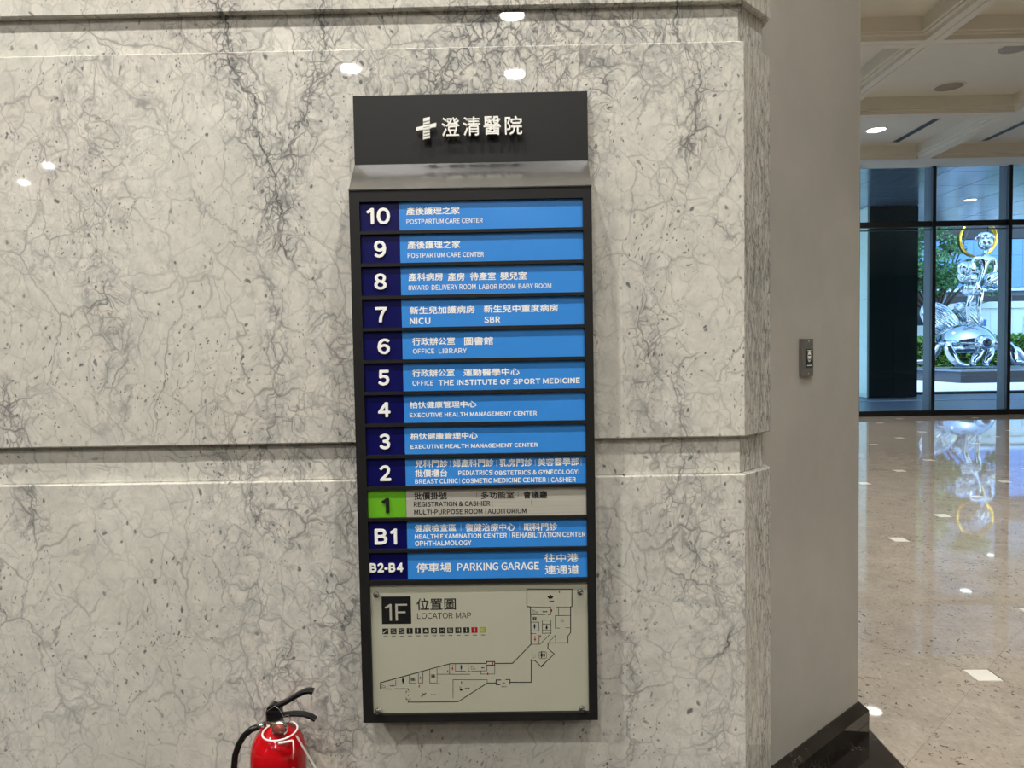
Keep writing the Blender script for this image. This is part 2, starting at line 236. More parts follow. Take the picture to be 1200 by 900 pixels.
VEINS=[
  ( [(-0.785, 2.571), (-0.769, 2.392), (-0.716, 2.256), (-0.706, 2.165), (-0.68, 2.108), (-0.65, 2.039), (-0.624, 1.89), (-0.593, 1.775)] , 0.007 , 0.13 , 1 ),
  ( [(-0.541, 2.565), (-0.529, 2.364), (-0.531, 2.23), (-0.583, 2.106), (-0.61, 1.982), (-0.638, 1.822)] , 0.006 , 0.11 , 0.9 ),
  ( [(-0.708, 1.823), (-0.674, 1.591), (-0.681, 1.358), (-0.728, 1.217), (-0.683, 1.026)] , 0.006 , 0.07 , 0.7 ),
  ( [(0.48, 2.543), (0.429, 2.455), (0.451, 2.366), (0.496, 2.276), (0.507, 2.141), (0.493, 2.039)] , 0.006 , 0.07 , 0.95 ),
  ( [(0.376, 1.499), (0.418, 1.444), (0.438, 1.362), (0.444, 1.245), (0.378, 1.14), (0.291, 1.094)] , 0.006 , 0.05 , 0.8 ),
  ( [(0.237, 1.107), (0.257, 0.773), (0.276, 0.744), (0.272, 0.385)] , 0.005 , 0.04 , 0.6 ),
  ( [(-1.143, 2.265), (-1.145, 2.061), (-1.174, 1.832)] , 0.004 , 0.04 , 0.5 ),
  ( [(-1.419, 1.511), (-1.383, 1.369), (-1.359, 1.132), (-1.376, 1.036)] , 0.005 , 0.09 , 0.8 ),
  ( [(0.494, 1.919), (0.531, 1.914), (0.613, 1.821)] , 0.006 , 0.04 , 0.9 ),
  ( [(0.621, 2.071), (0.582, 1.992), (0.531, 1.914)] , 0.004 , 0.02 , 0.6 ),
  ( [(0.617, 0.804), (0.546, 0.709), (0.492, 0.669)] , 0.006 , 0.025 , 0.95 ),
  ( [(-0.624, 0.797), (-0.664, 0.641), (-0.644, 0.519), (-0.54, 0.395)] , 0.006 , 0.07 , 0.8 ),
  ( [(-0.859, 2.021), (-0.779, 1.905), (-0.685, 1.823)] , 0.003 , 0.02 , 0.5 ),
  ( [(-0.716, 1.569), (-0.815, 1.43), (-0.923, 1.362)] , 0.003 , 0.03 , 0.5 ),
  ( [(-0.815, 1.43), (-0.783, 1.336), (-0.752, 1.217), (-0.64, 1.025)] , 0.004 , 0.03 , 0.6 ),
  ( [(0.564, 1.007), (0.587, 0.864), (0.612, 0.624)] , 0.003 , 0.02 , 0.4 ),
]

MARBLE = marble('marble', veins=VEINS)
MARBLE_C = marble('marble chamfer', (3.2,3.2,.75), .5, (3.1,1.7,.4))  # streaked veins; the extra darkening paints the chamfer's shade into the stone
MARBLE_B = marble('marble band', (1,1,1), .05, (0,0,0), VEINS[:5])

def concrete(name, a, b):
    t = NT(name); P = t.obj(); n1 = t.noise(P, 1.6, 5, .6, .6); n2 = t.noise(P, 9, 5, .65)
    c = t.mix(t.mr(n1,.3,.7), a, b); c = t.mix(t.mr(n2,.35,.7,0,.25), c, tuple(x*.85 for x in a[:3])+(1,))
    t.bump(n2, .05, .004); return t.done(c, t.mr(n1,.3,.7,.32,.5), 0, .4)
PLASTER = concrete('troweled plaster', srgb(160,157,150), srgb(178,175,167))
def floor_mat(name, a, b, fleck):
    t = NT(name); P = t.obj(); rnd = t.n('ShaderNodeObjectInfo').outputs['Random']
    P2 = t.vm('ADD', P, t.n('ShaderNodeVectorMath', {'operation':'SCALE'}, i0=t.n('ShaderNodeCombineXYZ', None, i0=rnd, i1=rnd, i2=0).outputs[0], Scale=37.0).outputs[0])
    c = t.mix(t.mr(t.noise(P2, 5, 5, .65, .5),.3,.7), a, b)
    c = t.mix(t.mr(t.noise(t.vm('MULTIPLY',P2,(1,.5,1)), 55, 4, .7),.45,.7,0,.5), c, tuple(x*.72 for x in a[:3])+(1,))
    c = t.mix(t.mr(t.noise(P2, 30, 4, .7),.55,.7,0,.5), c, tuple(min(1,x*1.25) for x in b[:3])+(1,))
    wb = t.n('ShaderNodeVectorMath', {'operation':'SCALE'}, i0=t.noise(P2, 9, 2, .5, 0, 1), Scale=.22).outputs[0]
    Q = t.vm('MULTIPLY', t.vm('ADD', P2, wb), (1.7,.75,1))
    vo = t.n('ShaderNodeTexVoronoi', {'feature':'F1'}, Vector=Q, Scale=24)
    e = t.n('ShaderNodeTexVoronoi', {'feature':'DISTANCE_TO_EDGE'}, Vector=Q, Scale=24).outputs[0]
    keep = t.mr(t.n('ShaderNodeSeparateXYZ', None, i0=vo.outputs['Color']).outputs[0], .50, .56)
    keep = t.math('MULTIPLY', keep, t.mr(t.noise(P2, 3.5, 3),.40,.56,.25,1))
    arc = t.math('MULTIPLY', t.mr(t.math('ABSOLUTE', t.math('SUBTRACT', vo.outputs['Distance'], .28)), .02, .10, 1, 0), t.mr(t.noise(P2, 30, 2),.47,.51))
    c = t.mix(t.math('MULTIPLY', t.math('MULTIPLY', arc, keep), fleck), c, srgb(58,52,47))
    v = t.mr(rnd, 0, 1, .91, 1.06)
    c = t.mix(1.0, c, t.n('ShaderNodeCombineXYZ', None, i0=v, i1=v, i2=v).outputs[0], 'MULTIPLY')
    return t.done(c, .03, 0, .6)
FLOORM = floor_mat('beige fossil marble', srgb(150,141,128), srgb(170,161,148), 1.0)
INLAY = plain('white stone inlay', srgb(225,222,212), .08, 0, .03)
def dark_stone(name):
    t = NT(name); P = t.obj(); n1 = t.noise(P, 6, 5, .65, 1)
    c = t.mix(t.mr(n1,.3,.7), srgb(24,22,20), srgb(46,42,38))
    e = t.n('ShaderNodeTexVoronoi', {'feature':'DISTANCE_TO_EDGE'}, Vector=t.vm('ADD', P, t.noise(P,8,3,.6,0,1)), Scale=5).outputs[0]
    c = t.mix(t.math('MULTIPLY', t.mr(e,0,.02,1,0), t.mr(t.noise(P,7,2),.5,.6)), c, srgb(112,104,94))
    return t.done(c, .07, 0, .55)
DARKST = dark_stone('dark brown marble')
CEIL = plain('ceiling paint', srgb(224,219,205), .75, 0, .02, 3)
BLACKM = plain('black anodised aluminium', srgb(18,20,22), .35, 0, .08)
FIN = plain('grey mullion fin', srgb(92,99,105), .4, .3, .06)
FRAME = plain('charcoal powder coat', srgb(23,23,22), .5, 0, .05, 30, .3)
STEEL = plain('brushed grey steel', srgb(178,178,178), .13, .95, .04, 20)
CHROME = plain('chrome', srgb(225,228,230), .07, 1, .02)
SCHROME = plain('polished stainless steel', srgb(188,198,204), .05, 1, .03)
WHITEL = plain('white lettering', srgb(238,238,232), .4, 0, .01)
BLACKL = plain('black lettering', srgb(20,19,24), .45, 0, .02)
NAVY = plain('navy film', srgb(5,5,76), .4, 0, .05, 8, .25)
BLUE = plain('blue film', srgb(50,132,212), .38, 0, .03)
GREEN = plain('green film', srgb(98,168,32), .38, 0, .03)
def brushed(name, a, b):
    t = NT(name); n1 = t.noise(t.vm('MULTIPLY', t.obj(), (6,6,420)), 1, 3, .6)
    return t.done(t.mix(t.mr(n1,.3,.7), a, b), .32, .35)
SILVER = brushed('brushed silver film', srgb(190,188,176), srgb(208,205,192))
MAPM = plain('pale grey map plate', srgb(186,184,169), .35, 0, .02)
REDM = plain('map red', srgb(170,22,22), .4); BLUEM = plain('map blue', srgb(20,50,110), .4); OLIVE = plain('map olive', srgb(150,165,60), .4)
def glass(name, tint, fres=1.45, rough=0.0):
    t = NT(name); nt = t.t
    tr = t.n('ShaderNodeBsdfTransparent', None, Color=tint); gl = t.n('ShaderNodeBsdfGlossy', None, Roughness=rough, Color=(1,1,1,1))
    fr = t.n('ShaderNodeFresnel', None, IOR=fres); mx = nt.nodes.new('ShaderNodeMixShader')
    t.set(mx.inputs[0], t.math('MULTIPLY', fr, t.math('SUBTRACT', 1.0, t.n('ShaderNodeNewGeometry').outputs['Backfacing']))); t.set(mx.inputs[1], tr); t.set(mx.inputs[2], gl)
    nt.links.new(mx.outputs[0], nt.nodes['Material Output'].inputs[0]); return t.m
GLASS = glass('window glass', (.78,.88,.92,1)); CLEAR = glass('clear acrylic', (.97,.975,.96,1), 1.35)

# ------------------------------------------------------------ marble wall: courses of proud slabs with recessed bands between them
wall = struct(empty('wall_front'), 'grey-veined white marble wall of proud slabs with recessed bands')
SEAMS = [-13, -5.0, -3.65, -2.34, -1.021, .285, .613]
SEL = lambda e: abs(e.verts[0].co.z-e.verts[1].co.z) < 1e-5
SELC = lambda e: min(v.co.y for v in e.verts) < 2.1
def course(z0, z1, rec, mat, matc, name, bev):
    k = rec*.4142
    for i in range(len(SEAMS)-1):
        x0, x1 = SEAMS[i]+.00012, SEAMS[i+1]-.00012
        if i == len(SEAMS)-2:
            x1 = .613-k
            MB().prism([(x0,1.93+rec),(x1,1.93+rec),(x1,2.02),(x0,2.02)], z0, z1).build(name, mat, wall, bev, 1, sel=SEL)
        else: MB().prism([(x0,1.93+rec),(x1,1.93+rec),(x1,2.02),(x0,2.02)], z0, z1).build(name, mat, wall, bev, 1, sel=SEL)
    a = (.613-k+.0004, 1.93+rec); b = (.723-rec, 2.04+k)
    MB().prism([a, b, (.723-rec,2.29), (.613-k+.0004,2.29)], z0, z1).build(name, matc, wall, bev, 1, sel=SELC)
for z0, z1 in ((.12,1.206),(1.309,2.368),(2.471,3.53),(3.633,4.69),(4.79,5.4)):
    course(z0, z1, 0, MARBLE, MARBLE_C, 'marble_slab', .0032)
for z0, z1 in ((1.206,1.309),(2.368,2.471),(3.53,3.633),(4.69,4.79)):
    course(z0, z1, .02, MARBLE_B, MARBLE_C, 'recessed_band', .0015)
for i in range(len(SEAMS)-2):
    MB().box(SEAMS[i]+.0006, SEAMS[i+1]-.0006, 1.915, 2.02, 0, .12).build('skirting_slab', DARKST, wall, .002)
MB().prism([(-13,2.021),(.60,2.021),(.60,2.28),(-13,2.28)], 0, 5.4).build('wall_core', CEIL, wall)

# plastered diagonal wall with stone skirting
p = Vector((.70,2.24)); q = Vector((1.335,2.79)); d = (q-p).normalized(); nrm = Vector((d.y,-d.x))
wd = MB().prism([tuple(p), tuple(q), (1.335,15.5), (-13,15.5), (-13,2.3), (.62,2.3)], 0, 5.64).build('wall_right', PLASTER); struct(wd, 'warm grey trowelled plaster wall set diagonally')
bs = struct(empty('baseboard_right'), 'dark brown marble skirting below the plaster wall')
def strip(o0, o1, z0, z1, nm, bev):
    a = p-d*.1; b = q
    pts = [a+nrm*o1, b+nrm*o1+d*o1*.62, Vector((1.335+o1, b.y+o1*.3+.02)), Vector((1.335+o1, 15.4)), Vector((1.335, 15.4)), b, a]
    return MB().prism([tuple(x) for x in pts], z0, z1).build(nm, DARKST, bs, bev)
strip(0, .036, 0, .052, 'skirting_course', .002)
t_ = MB(); a = p-d*.1; b = q
def ring(o, z): return [(*(a+nrm*o), z), (*(b+nrm*o+d*o*.62), z), (1.335+o, b.y+.02+o*.3, z), (1.335+o, 15.4, z)]
rr = [ring(.036,.0525), ring(.036,.098), ring(.006,.127), ring(0,.127)]
t_.add([x for r in rr for x in r], [(i*4+k, i*4+k+1, (i+1)*4+k+1, (i+1)*4+k) for i in range(3) for k in range(3)])
t_.build('skirting_cap', DARKST, bs)

# ------------------------------------------------------------ floor
fl = MB().box(-13.2, 22.2, -14.2, 15.66, -.2, -.004).build('floor', plain('joint grout', srgb(158,150,138), .5)); struct(fl, 'polished stone floor with grout joints')
XB = 1.392
for i, x0 in enumerate([XB-.9*k for k in range(1,8)]):
    for j in range(8):
        y0 = 2.80-.9*(j+1)
        if x0 < -4.5 or y0 < -4: continue
        MB().box(x0+.0008, x0+.8992, y0+.0008, y0+.8992, -.03, 0).build('dark_tile', DARKST, fl)
for k in range(1,5): MB().box(XB-.9*k+.0008, XB-.9*k+.8992, 2.8008, 3.2, -.03, 0).build('dark_tile', DARKST, fl)
MB().box(-13.2, XB-6.3, -14.2, 2.0, -.03, -.001).build('far_dark_floor', DARKST, fl)
MB().box(XB-6.3, XB, -14.2, -3.5, -.03, -.001).build('back_dark_floor', DARKST, fl)
def clip(poly, ax, val, sgn):
    out = []
    for i in range(len(poly)):
        a_, b_ = poly[i], poly[(i+1)%len(poly)]
        ia, ib = (a_[ax]-val)*sgn >= 0, (b_[ax]-val)*sgn >= 0
        if ia: out.append(a_)
        if ia != ib:
            t = (val-a_[ax])/(b_[ax]-a_[ax]); out.append((a_[0]+(b_[0]-a_[0])*t, a_[1]+(b_[1]-a_[1])*t))
    return out
O = Vector((2.15,3.276)); V1 = Vector((.812,.778)); V2 = Vector((-.756,.800))
cut = .062; ntile = 0
def lay(poly, nm, mat, split=None):
    for ax, val, sg in ((0,XB+.003,1),(0,21,-1),(1,-3,1),(1,15.56,-1)):
        if len(poly) < 3: return
        poly = clip(poly, ax, val, sg)
    if len(poly) < 3: return
    ar = abs(sum(poly[i][0]*poly[(i+1)%len(poly)][1]-poly[(i+1)%len(poly)][0]*poly[i][1] for i in range(len(poly))))/2
    if ar < .0005: return
    c = Vector((sum(x for x,_ in poly)/len(poly), sum(y for _,y in poly)/len(poly)))
    o = MB().prism([(x-c.x,y-c.y) for x,y in poly], -.03, 0).build(nm, mat, fl); o.location = (c.x, c.y, 0)
for i in range(-6, 22):
    for j in range(-14, 18):
        c0 = O+V1*i+V2*j
        if not (XB-1.2 < c0.x < 22 and -4.5 < c0.y < 16.5): continue
        g = .0004; a1 = V1.normalized(); a2 = V2.normalized()
        A, B, C_, D_ = c0+(a1+a2)*g, c0+V1+(a2-a1)*g, c0+V1+V2-(a1+a2)*g, c0+V2+(a1-a2)*g
        k = cut*1.05*1.4142*.98
        P8 = [A+a1*k, B-a1*k, B+a2*k, C_-a2*k, C_-a1*k, D_+a1*k, D_-a2*k, A+a2*k]
        lay([tuple(x) for x in P8], 'floor_tile', FLOORM)
        s_ = .0575
        lay([(c0.x+s_,c0.y+s_*.96),(c0.x-s_*.96,c0.y+s_),(c0.x-s_,c0.y-s_*.96),(c0.x+s_*.96,c0.y-s_)], 'inlay_tile', INLAY)

# ------------------------------------------------------------ ceilings and the rest of the shell
ce = struct(MB().box(-13.2, 1.9, -14.2, 3.2, 5.4, 5.6).box(1.9, 22.2, -14.2, 15.7, 5.66, 5.8).box(-13.2,1.9,3.2,15.7,5.66,5.8).build('ceiling', CEIL), 'cream coffered ceiling')
BX = [5.33+3.12*k for k in range(-1,6)]; BY = [15.05-2.87*k for k in range(0,9)]
def beam(mb, along, c, a0, a1, zb=5.4):
    for w, z0 in ((.115,zb),(.165,zb+.055),(.20,zb+.085)):
        z1 = 5.66 if w == .20 else zb+.26
        for s in ((-1,-.006),(.006,1)):
            lo, hi = c+(s[0]*w if s[0]==-1 else s[0]), c+(s[1]*w if s[1]==1 else s[1])
            if along == 'y': mb.box(lo, hi, a0, a1, z0, z1)
            else: mb.box(a0, a1, lo, hi, z0+.0006, z1)
for x in BX: m_ = MB(); beam(m_, 'y', x, -8.2, 15.6); m_.build('ceiling_beam', CEIL, ce)
for y in BY: m_ = MB(); beam(m_, 'x', y, 1.34 if y > 2.7 else 1.9, 22); m_.build('ceiling_beam', CEIL, ce)
MB().box(-13.2, 22.2, 15.10, 15.70, 5.405, 5.66).build('window_soffit', CEIL, ce)
WALLP = plain('hall wall paint', srgb(150,145,135), .6, 0, .03, 2)
struct(MB().box(-13.3, -13.1, -14.3, 2.3, 0, 5.7).build('wall_left', WALLP)); struct(MB().box(-13.3, 22.4, -14.4, -14.2, 0, 5.8).build('wall_back', WALLP))
struct(MB().box(22.2, 22.4, -14.3, 15.8, 0, 5.8).build('wall_far', WALLP))

# curtain wall
win = struct(empty('window_1'), 'full-height curtain wall with black mullions and grey fins'); XM = [9.055+1.64*k for k in range(-4,9)]
MB().box(1.3, 22.2, 15.58, 15.66, .0, .115).build('bottom_rail', BLACKM, win)
MB().box(1.3, 22.2, 15.60, 15.72, 4.115, 4.235).build('transom', BLACKM, win)
MB().box(1.3, 22.2, 15.64, 15.72, 4.05, 4.068).build('glazing_bead', BLACKM, win)
for x in XM:
    MB().box(x-.037, x+.037, 15.56, 15.64, 0, 5.405).build('mullion', BLACKM, win)
    MB().box(x-.030, x+.030, 15.66, 15.90, 0, 5.66).build('mullion_fin', FIN, win)
for i in range(len(XM)-1):
    for z0,z1 in ((.116,4.114),(4.236,5.404)):
        MB().box(XM[i]+.038, XM[i+1]-.038, 15.648, 15.652, z0, z1).build('pane', GLASS, win)

# ------------------------------------------------------------ lamps, speakers and vents in the ceilings
LMP = NT('lamp diffuser'); LMP.set(LMP.p.inputs['Emission Color'], (1,.96,.9,1)); LMP.set(LMP.p.inputs['Emission Strength'], 10.0); LMP = LMP.done((.9,.9,.88,1), .5)
TRIM = plain('white trim', srgb(225,222,214), .4)
def lamp(x, y, z, r, W_, label, group=None):
    e = tag(empty('downlight', (x,y,z)), label, 'ceiling light', group)
    MB().lathe([(r*.98,.0),(r*1.02,-.012),(r*1.18,-.012),(r*1.2,0)], n=32, cap=False).build('trim_ring', TRIM, e)
    MB().lathe([(r*.97,-.002),(r*.97,-.006)], n=32).build('diffuser', LMP, e)
    if W_:
        L = bpy.data.lights.new('lamp','AREA'); L.shape='DISK'; L.size=2*r*.95; L.energy=W_; L.color=LAMP_COL; L.spread = R_(125) if z > 5.5 else math.pi
        lo = bpy.data.objects.new('lamp_light', L); COL.objects.link(lo); lo.parent = e; lo.location = (0,0,-.014)
    return e
HG = 'round downlights in the hall ceiling behind the viewer'
for x,y,r_,l in ((-2.19,-5.8,.13,'hall downlight mirrored in the marble above the sign\'s left corner'),(.01,-6.1,.13,'hall downlight mirrored in the marble above the sign\'s right half'),
               (-.006,-4.35,.13,'hall downlight mirrored in the upper marble course near the top edge'),(-10.6,-11.5,.075,'hall downlight mirrored lower at the far left of the marble'),
               (-9.2,-10.2,.075,'hall downlight mirrored higher at the far left of the marble')): lamp(x,y,5.4,r_,LAMP_HALL,l,HG)
for k,(x,y) in enumerate(((-4.9,.3),(-3.0,.3),(-1.0,.3),(.9,.3))): lamp(x,y,5.4,.10,LAMP_NEAR,('leftmost','second from left','third from left','rightmost')[k]+' hall downlight in the row along the marble wall',HG)
for x,y,l in ((-3.2,-2.3,'left'),(-.6,-2.3,'right')): lamp(x,y,5.4,.10,LAMP_NEAR,l+' downlight of the second hall row from the marble wall',HG)
lamp(6.88,13.75,5.66,.165,LAMP_LOBBY,'lit round downlight in the coffer beside the left slot vent')
for x,y in ((3.7,13.6),(3.7,7.9),(3.7,5),(6.9,-1),(10,-2),(12,-4),(17,13.4),(19.2,9),(19.8,5),(3.7,-3)): lamp(x,y,5.66,.165,LAMP_LOBBY,'unseen added downlight in a lobby coffer','lobby coffer downlights')  # unseen added lamps, placed clear of glass reflections to lift the lobby's light
SPK = plain('speaker mesh', srgb(168,160,145), .7, 0, .12, 120)
for x,y,l in ((6.93,11.55,'round flush ceiling speaker grille left of its twin'),(6.98,10.1,'round flush ceiling speaker grille cut by the photo\'s right edge')):
    e = tag(empty('ceiling_speaker', (x,y,5.66)), l, 'speaker', 'flush ceiling speakers')
    MB().lathe([(.205,-.001),(.21,-.014),(.235,-.012),(.24,-.001)], n=40, cap=False).build('rim', CEIL, e)
    MB().lathe([(.204,-.003),(.204,-.007)], n=40).build('grille', SPK, e)
for x,y0,y1,l in ((7.68,13.1,14.6,'dark linear slot vent beside the lit downlight'),(9.48,13.0,14.62,'dark linear slot vent right of the second beam')):
    e = tag(empty('slot_vent', (x,(y0+y1)/2,5.66)), l, 'vent', 'linear slot vents in the coffers'); h = (y1-y0)/2
    MB().box(-.09,-.07,-h,h,-.012,-.001).box(.07,.09,-h,h,-.012,-.001).box(-.07,.07,-h,-h+.02,-.012,-.001).box(-.07,.07,h-.02,h,-.012,-.001).build('vent_frame', CEIL, e)
    MB().box(-.07,.07,-h+.02,h-.02,-.004,-.001).build('slot', BLACKM, e)
    for s in (-.03,.02): MB().box(s,s+.008,-h+.02,h-.02,-.012,-.004).build('blade', FIN, e)

# ------------------------------------------------------------ directory sign
sign = tag(empty('directory_sign', (0,0,0)), 'tall charcoal hospital floor directory with blue strips on the marble wall', 'sign')
SX0, SX1 = -.4275, .1935
MB().box(SX0, SX1, 1.847, 1.929, .576, 1.971).build('back_box', FRAME, sign, .001)
MB().box(SX0, SX1, 1.905, 1.929, 1.971, 2.236).build('header_panel', FRAME, sign, .0012)
MB().add([(SX0,1.905,2.0545),(SX1,1.905,2.0545),(SX1,1.829,1.971),(SX0,1.829,1.971),(SX0,1.905,1.971),(SX1,1.905,1.971)],
         [(0,3,2,1),(0,4,3),(1,2,5),(3,4,5,2)]).build('sloping_ledge', STEEL, sign)['label'] = 'brushed steel sloping ledge'
MB().box(SX0-.0005, SX1+.0005, 1.8275, 1.8300, 1.9695, 1.9725).build('ledge_lip', STEEL, sign)
TOPS = [1.9415-.08275*i for i in range(12)]
fr = MB().box(SX0, -.4015, 1.83, 1.8469, .576, 1.9705).box(.171, SX1, 1.83, 1.8469, .576, 1.9705).box(-.4015, .171, 1.83, 1.8469, TOPS[0], 1.9705).box(-.4015,.171,1.83,1.8469,.576,.5975)
for i in range(12): fr.box(-.4015, .171, 1.83, 1.8469, (TOPS[i+1] if i < 11 else .9455), TOPS[i]-.0745)
fr.build('frame', FRAME, sign)

_cache = {}
def glyphs(body, ext=0.0, res=3):
    if (body,ext) in _cache: return _cache[(body,ext)]
    c = bpy.data.curves.new('t','FONT'); c.body = body; c.resolution_u = res
    o = bpy.data.objects.new('t', c); COL.objects.link(o); dg = bpy.context.evaluated_depsgraph_get(); dg.update()
    me = bpy.data.meshes.new_from_object(o.evaluated_get(dg)); v = [tuple(x.co) for x in me.vertices]; f = [tuple(p.vertices) for p in me.polygons]
    bpy.data.objects.remove(o); bpy.data.curves.remove(c); bpy.data.meshes.remove(me)
    xs = [a[0] for a in v]; ys = [a[1] for a in v]; x0,y0,w,h = min(xs),min(ys),max(xs)-min(xs),max(ys)-min(ys)
    if abs(h) < 1e-6: h = 1
    _cache[(body,ext)] = ([((a[0]-x0)/w,(a[1]-y0)/h) for a in v], f); return _cache[(body,ext)]
SB = {'A':.015,'V':.012,'W':.018,'T':.02,'Y':.01,'-':.04,'J':.04}
def latin(body, bold=0.0):
    # proportional setting of the upright sans glyphs
    v, f, pen = [], [], 0.0
    for ch in body:
        if ch == ' ': pen += .27; continue
        sb = SB.get(ch, .048 if ch in 'CGOQS0235689' else .075)+bold
        if ch in 'I1-|':
            if ch == '1': gv = [(.0,.60),(.10,.66),(.19,.735),(.28,.735),(.28,0),(.19,0),(.19,.62),(.04,.53)]; gf = [(3,2,6,5,4),(0,7,6,2,1)]; gf = [tuple(reversed(x)) for x in gf]
            elif ch == '-': gv = [(0,.24),(.24,.24),(.24,.31),(0,.31)]; gf = [(0,1,2,3)]
            else: gv = [(0,0),(.09,0),(.09,.735),(0,.735)]; gf = [(0,1,2,3)]
        else:
            gv, gf = raw(chr(ord(ch)+0xFEE0))
        x0 = min(a[0] for a in gv); x1 = max(a[0] for a in gv); n = len(v)
        v += [(pen+sb+a-x0, b) for a,b in gv]; f += [tuple(i+n for i in q) for q in gf]; pen += x1-x0+2*sb
    xs = [a[0] for a in v]; x0, w = min(xs), max(xs)-min(xs)
    return [((a-x0)/w, b/.735) for a,b in v], f
_raw = {}
def raw(ch):
    if ch not in _raw:
        c = bpy.data.curves.new('t','FONT'); c.body = ch; c.resolution_u = 3
        o = bpy.data.objects.new('t', c); COL.objects.link(o); dg = bpy.context.evaluated_depsgraph_get(); dg.update()
        me = bpy.data.meshes.new_from_object(o.evaluated_get(dg)); _raw[ch] = ([(x.co.x,x.co.y) for x in me.vertices], [tuple(p.vertices) for p in me.polygons])
        bpy.data.objects.remove(o); bpy.data.curves.remove(c); bpy.data.meshes.remove(me)
    return _raw[ch]
def text_mb(mb, body, x, z, w, h, y, bold=0.0, thick=0.0):
    """letters fill the box x..x+w, z..z+h on plane y (facing -y); bold = stroke growth in metres, thick = raised depth"""
    gv, gf = latin(body, bold/h*.7) if body.isascii() else glyphs(body); w2, h2 = w-2*bold, h-2*bold
    offs = [(0,0)] if not bold else [(math.cos(k*math.pi/4)*bold, math.sin(k*math.pi/4)*bold) for k in range(8)]+[(0,0)]
    for i,(ox,oz) in enumerate(offs):
        yy = y-i*1.2e-5
        pts = [(x+bold+a*w2+ox, z+bold+b*h2+oz) for a,b in gv]
        mb.add([(a,yy,b) for a,b in pts], gf)
        if thick:
            cnt = {}
            for f_ in gf:
                for k in range(len(f_)):
                    e_ = (f_[k], f_[(k+1)%len(f_)]); cnt[tuple(sorted(e_))] = cnt.get(tuple(sorted(e_)),[])+[e_]
            n = len(pts)
            mb.add([(a,yy,b) for a,b in pts]+[(a,yy+thick,b) for a,b in pts], [(e[0][1],e[0][0],e[0][0]+n,e[0][1]+n) for e in cnt.values() if len(e)==1])
KEYS = ['10','9','8','7','6','5','4','3','2','1','B1','B2-B4']
for i, row in enumerate(ROWS):
    z1 = TOPS[i]; z0 = z1-.0745; one = KEYS[i] == '1'
    npl = MB().box(-.4013, -.3016, 1.8385, 1.8468, z0+.0003, z1-.0003).build('number_plate', GREEN if one else NAVY, sign)
    st = MB().box(-.3008, .1708, 1.8385, 1.8468, z0+.0003, z1-.0003).build('name_strip', SILVER if one else BLUE, sign)
    npl['label'] = ('lime green' if one else 'navy')+' number plate for floor '+KEYS[i]
    st['label'] = ('silver' if one else 'blue')+' name strip for floor '+KEYS[i]
    mb = MB(); nb = MB()
    for (s,kind,x,z,w,h) in row:
        if kind == 'num': text_mb(nb, s, x, z, w, h, 1.8345, .0017 if len(s)<4 else .0012, .0038)
        elif kind == 'bar': mb.xz([(x,z),(x+.0007,z),(x+.0007,z+h),(x,z+h)], 1.8379, 1.8384)
        else: text_mb(mb, s, x, z, w, h, 1.8382, {'cjk':.00040,'lat':.00020,'latm':.00042,'bold':.0006}[kind])
    if KEYS[i] == '7':                                                       # two separate blocks of words
        m2 = MB()
        for (s,kind,x,z,w,h) in row:
            if kind != 'num' and x > -.1: text_mb(m2, s, x, z, w, h, 1.8382, .0006 if kind == 'bold' else .0004)
        m2.build('lettering', WHITEL, st); mb = MB()
        for (s,kind,x,z,w,h) in row:
            if kind != 'num' and x < -.1: text_mb(mb, s, x, z, w, h, 1.8382, .0006 if kind == 'bold' else .0004)
    nb.build('numeral', BLACKL if one else WHITEL, npl); mb.build('lettering', BLACKL if one else WHITEL, st)
LET = plain('pale metal letters', srgb(225,224,216), .3, .2, .03)
for (s,kind,x,z,w,h) in HEAD:
    mb = MB(); text_mb(mb, s, x, z, w, h, 1.884, .0005, .006); mb.build('raised_character', LET, sign)
mb = MB()
for i, c_ in enumerate(CROSS): mb.xz(c_, 1.884-i*.0006, 1.890)
cr_ = mb.build('cross_emblem', LET, sign); cr_['label'] = 'pale slanted cross emblem'
mb = MB()
for k in range(7):
    z = 2.1125+k*.0075; mb.xz([(-.2392,z-.0010),(-.2216,z+.0025),(-.2215,z+.0040),(-.2391,z+.0005)], 1.8829, 1.8836)
mb.build('emblem_slat', plain('emblem slat grey', srgb(150,148,140), .4), cr_)

# locator map
mp = MB().box(-.4013, .1705, 1.8385, 1.8468, .598, .945).build('map_plate', MAPM, sign); mp['label'] = 'pale grey locator map plate'
MB().box(-.4008, .1700, 1.8275, 1.8300, .5985, .9445).build('clear_cover', CLEAR, sign)
YM = 1.8382
def rect(mb, x, z, w, h, y=YM): mb.add([(x-w/2,y,z-h/2),(x+w/2,y,z-h/2),(x+w/2,y,z+h/2),(x-w/2,y,z+h/2)], [(0,1,2,3)])
def seg(mb, a_, b_, w, y=YM):
    a_, b_ = Vector(a_), Vector(b_); t = b_-a_
    if t.length < 1e-6: return
    t.normalize(); n = Vector((-t.y,t.x))*w/2; a_ = a_-t*w/2; b_ = b_+t*w/2
    mb.add([(*(a_+n)[:1],y,(a_+n)[1]),((a_-n)[0],y,(a_-n)[1]),((b_-n)[0],y,(b_-n)[1]),((b_+n)[0],y,(b_+n)[1])], [(0,1,2,3)])
mb = MB()
for pl in THICK:
    for a_,b_ in zip(pl,pl[1:]): seg(mb,a_,b_,.0021)
for pl in THIN:
    for a_,b_ in zip(pl,pl[1:]): seg(mb,a_,b_,.0012)
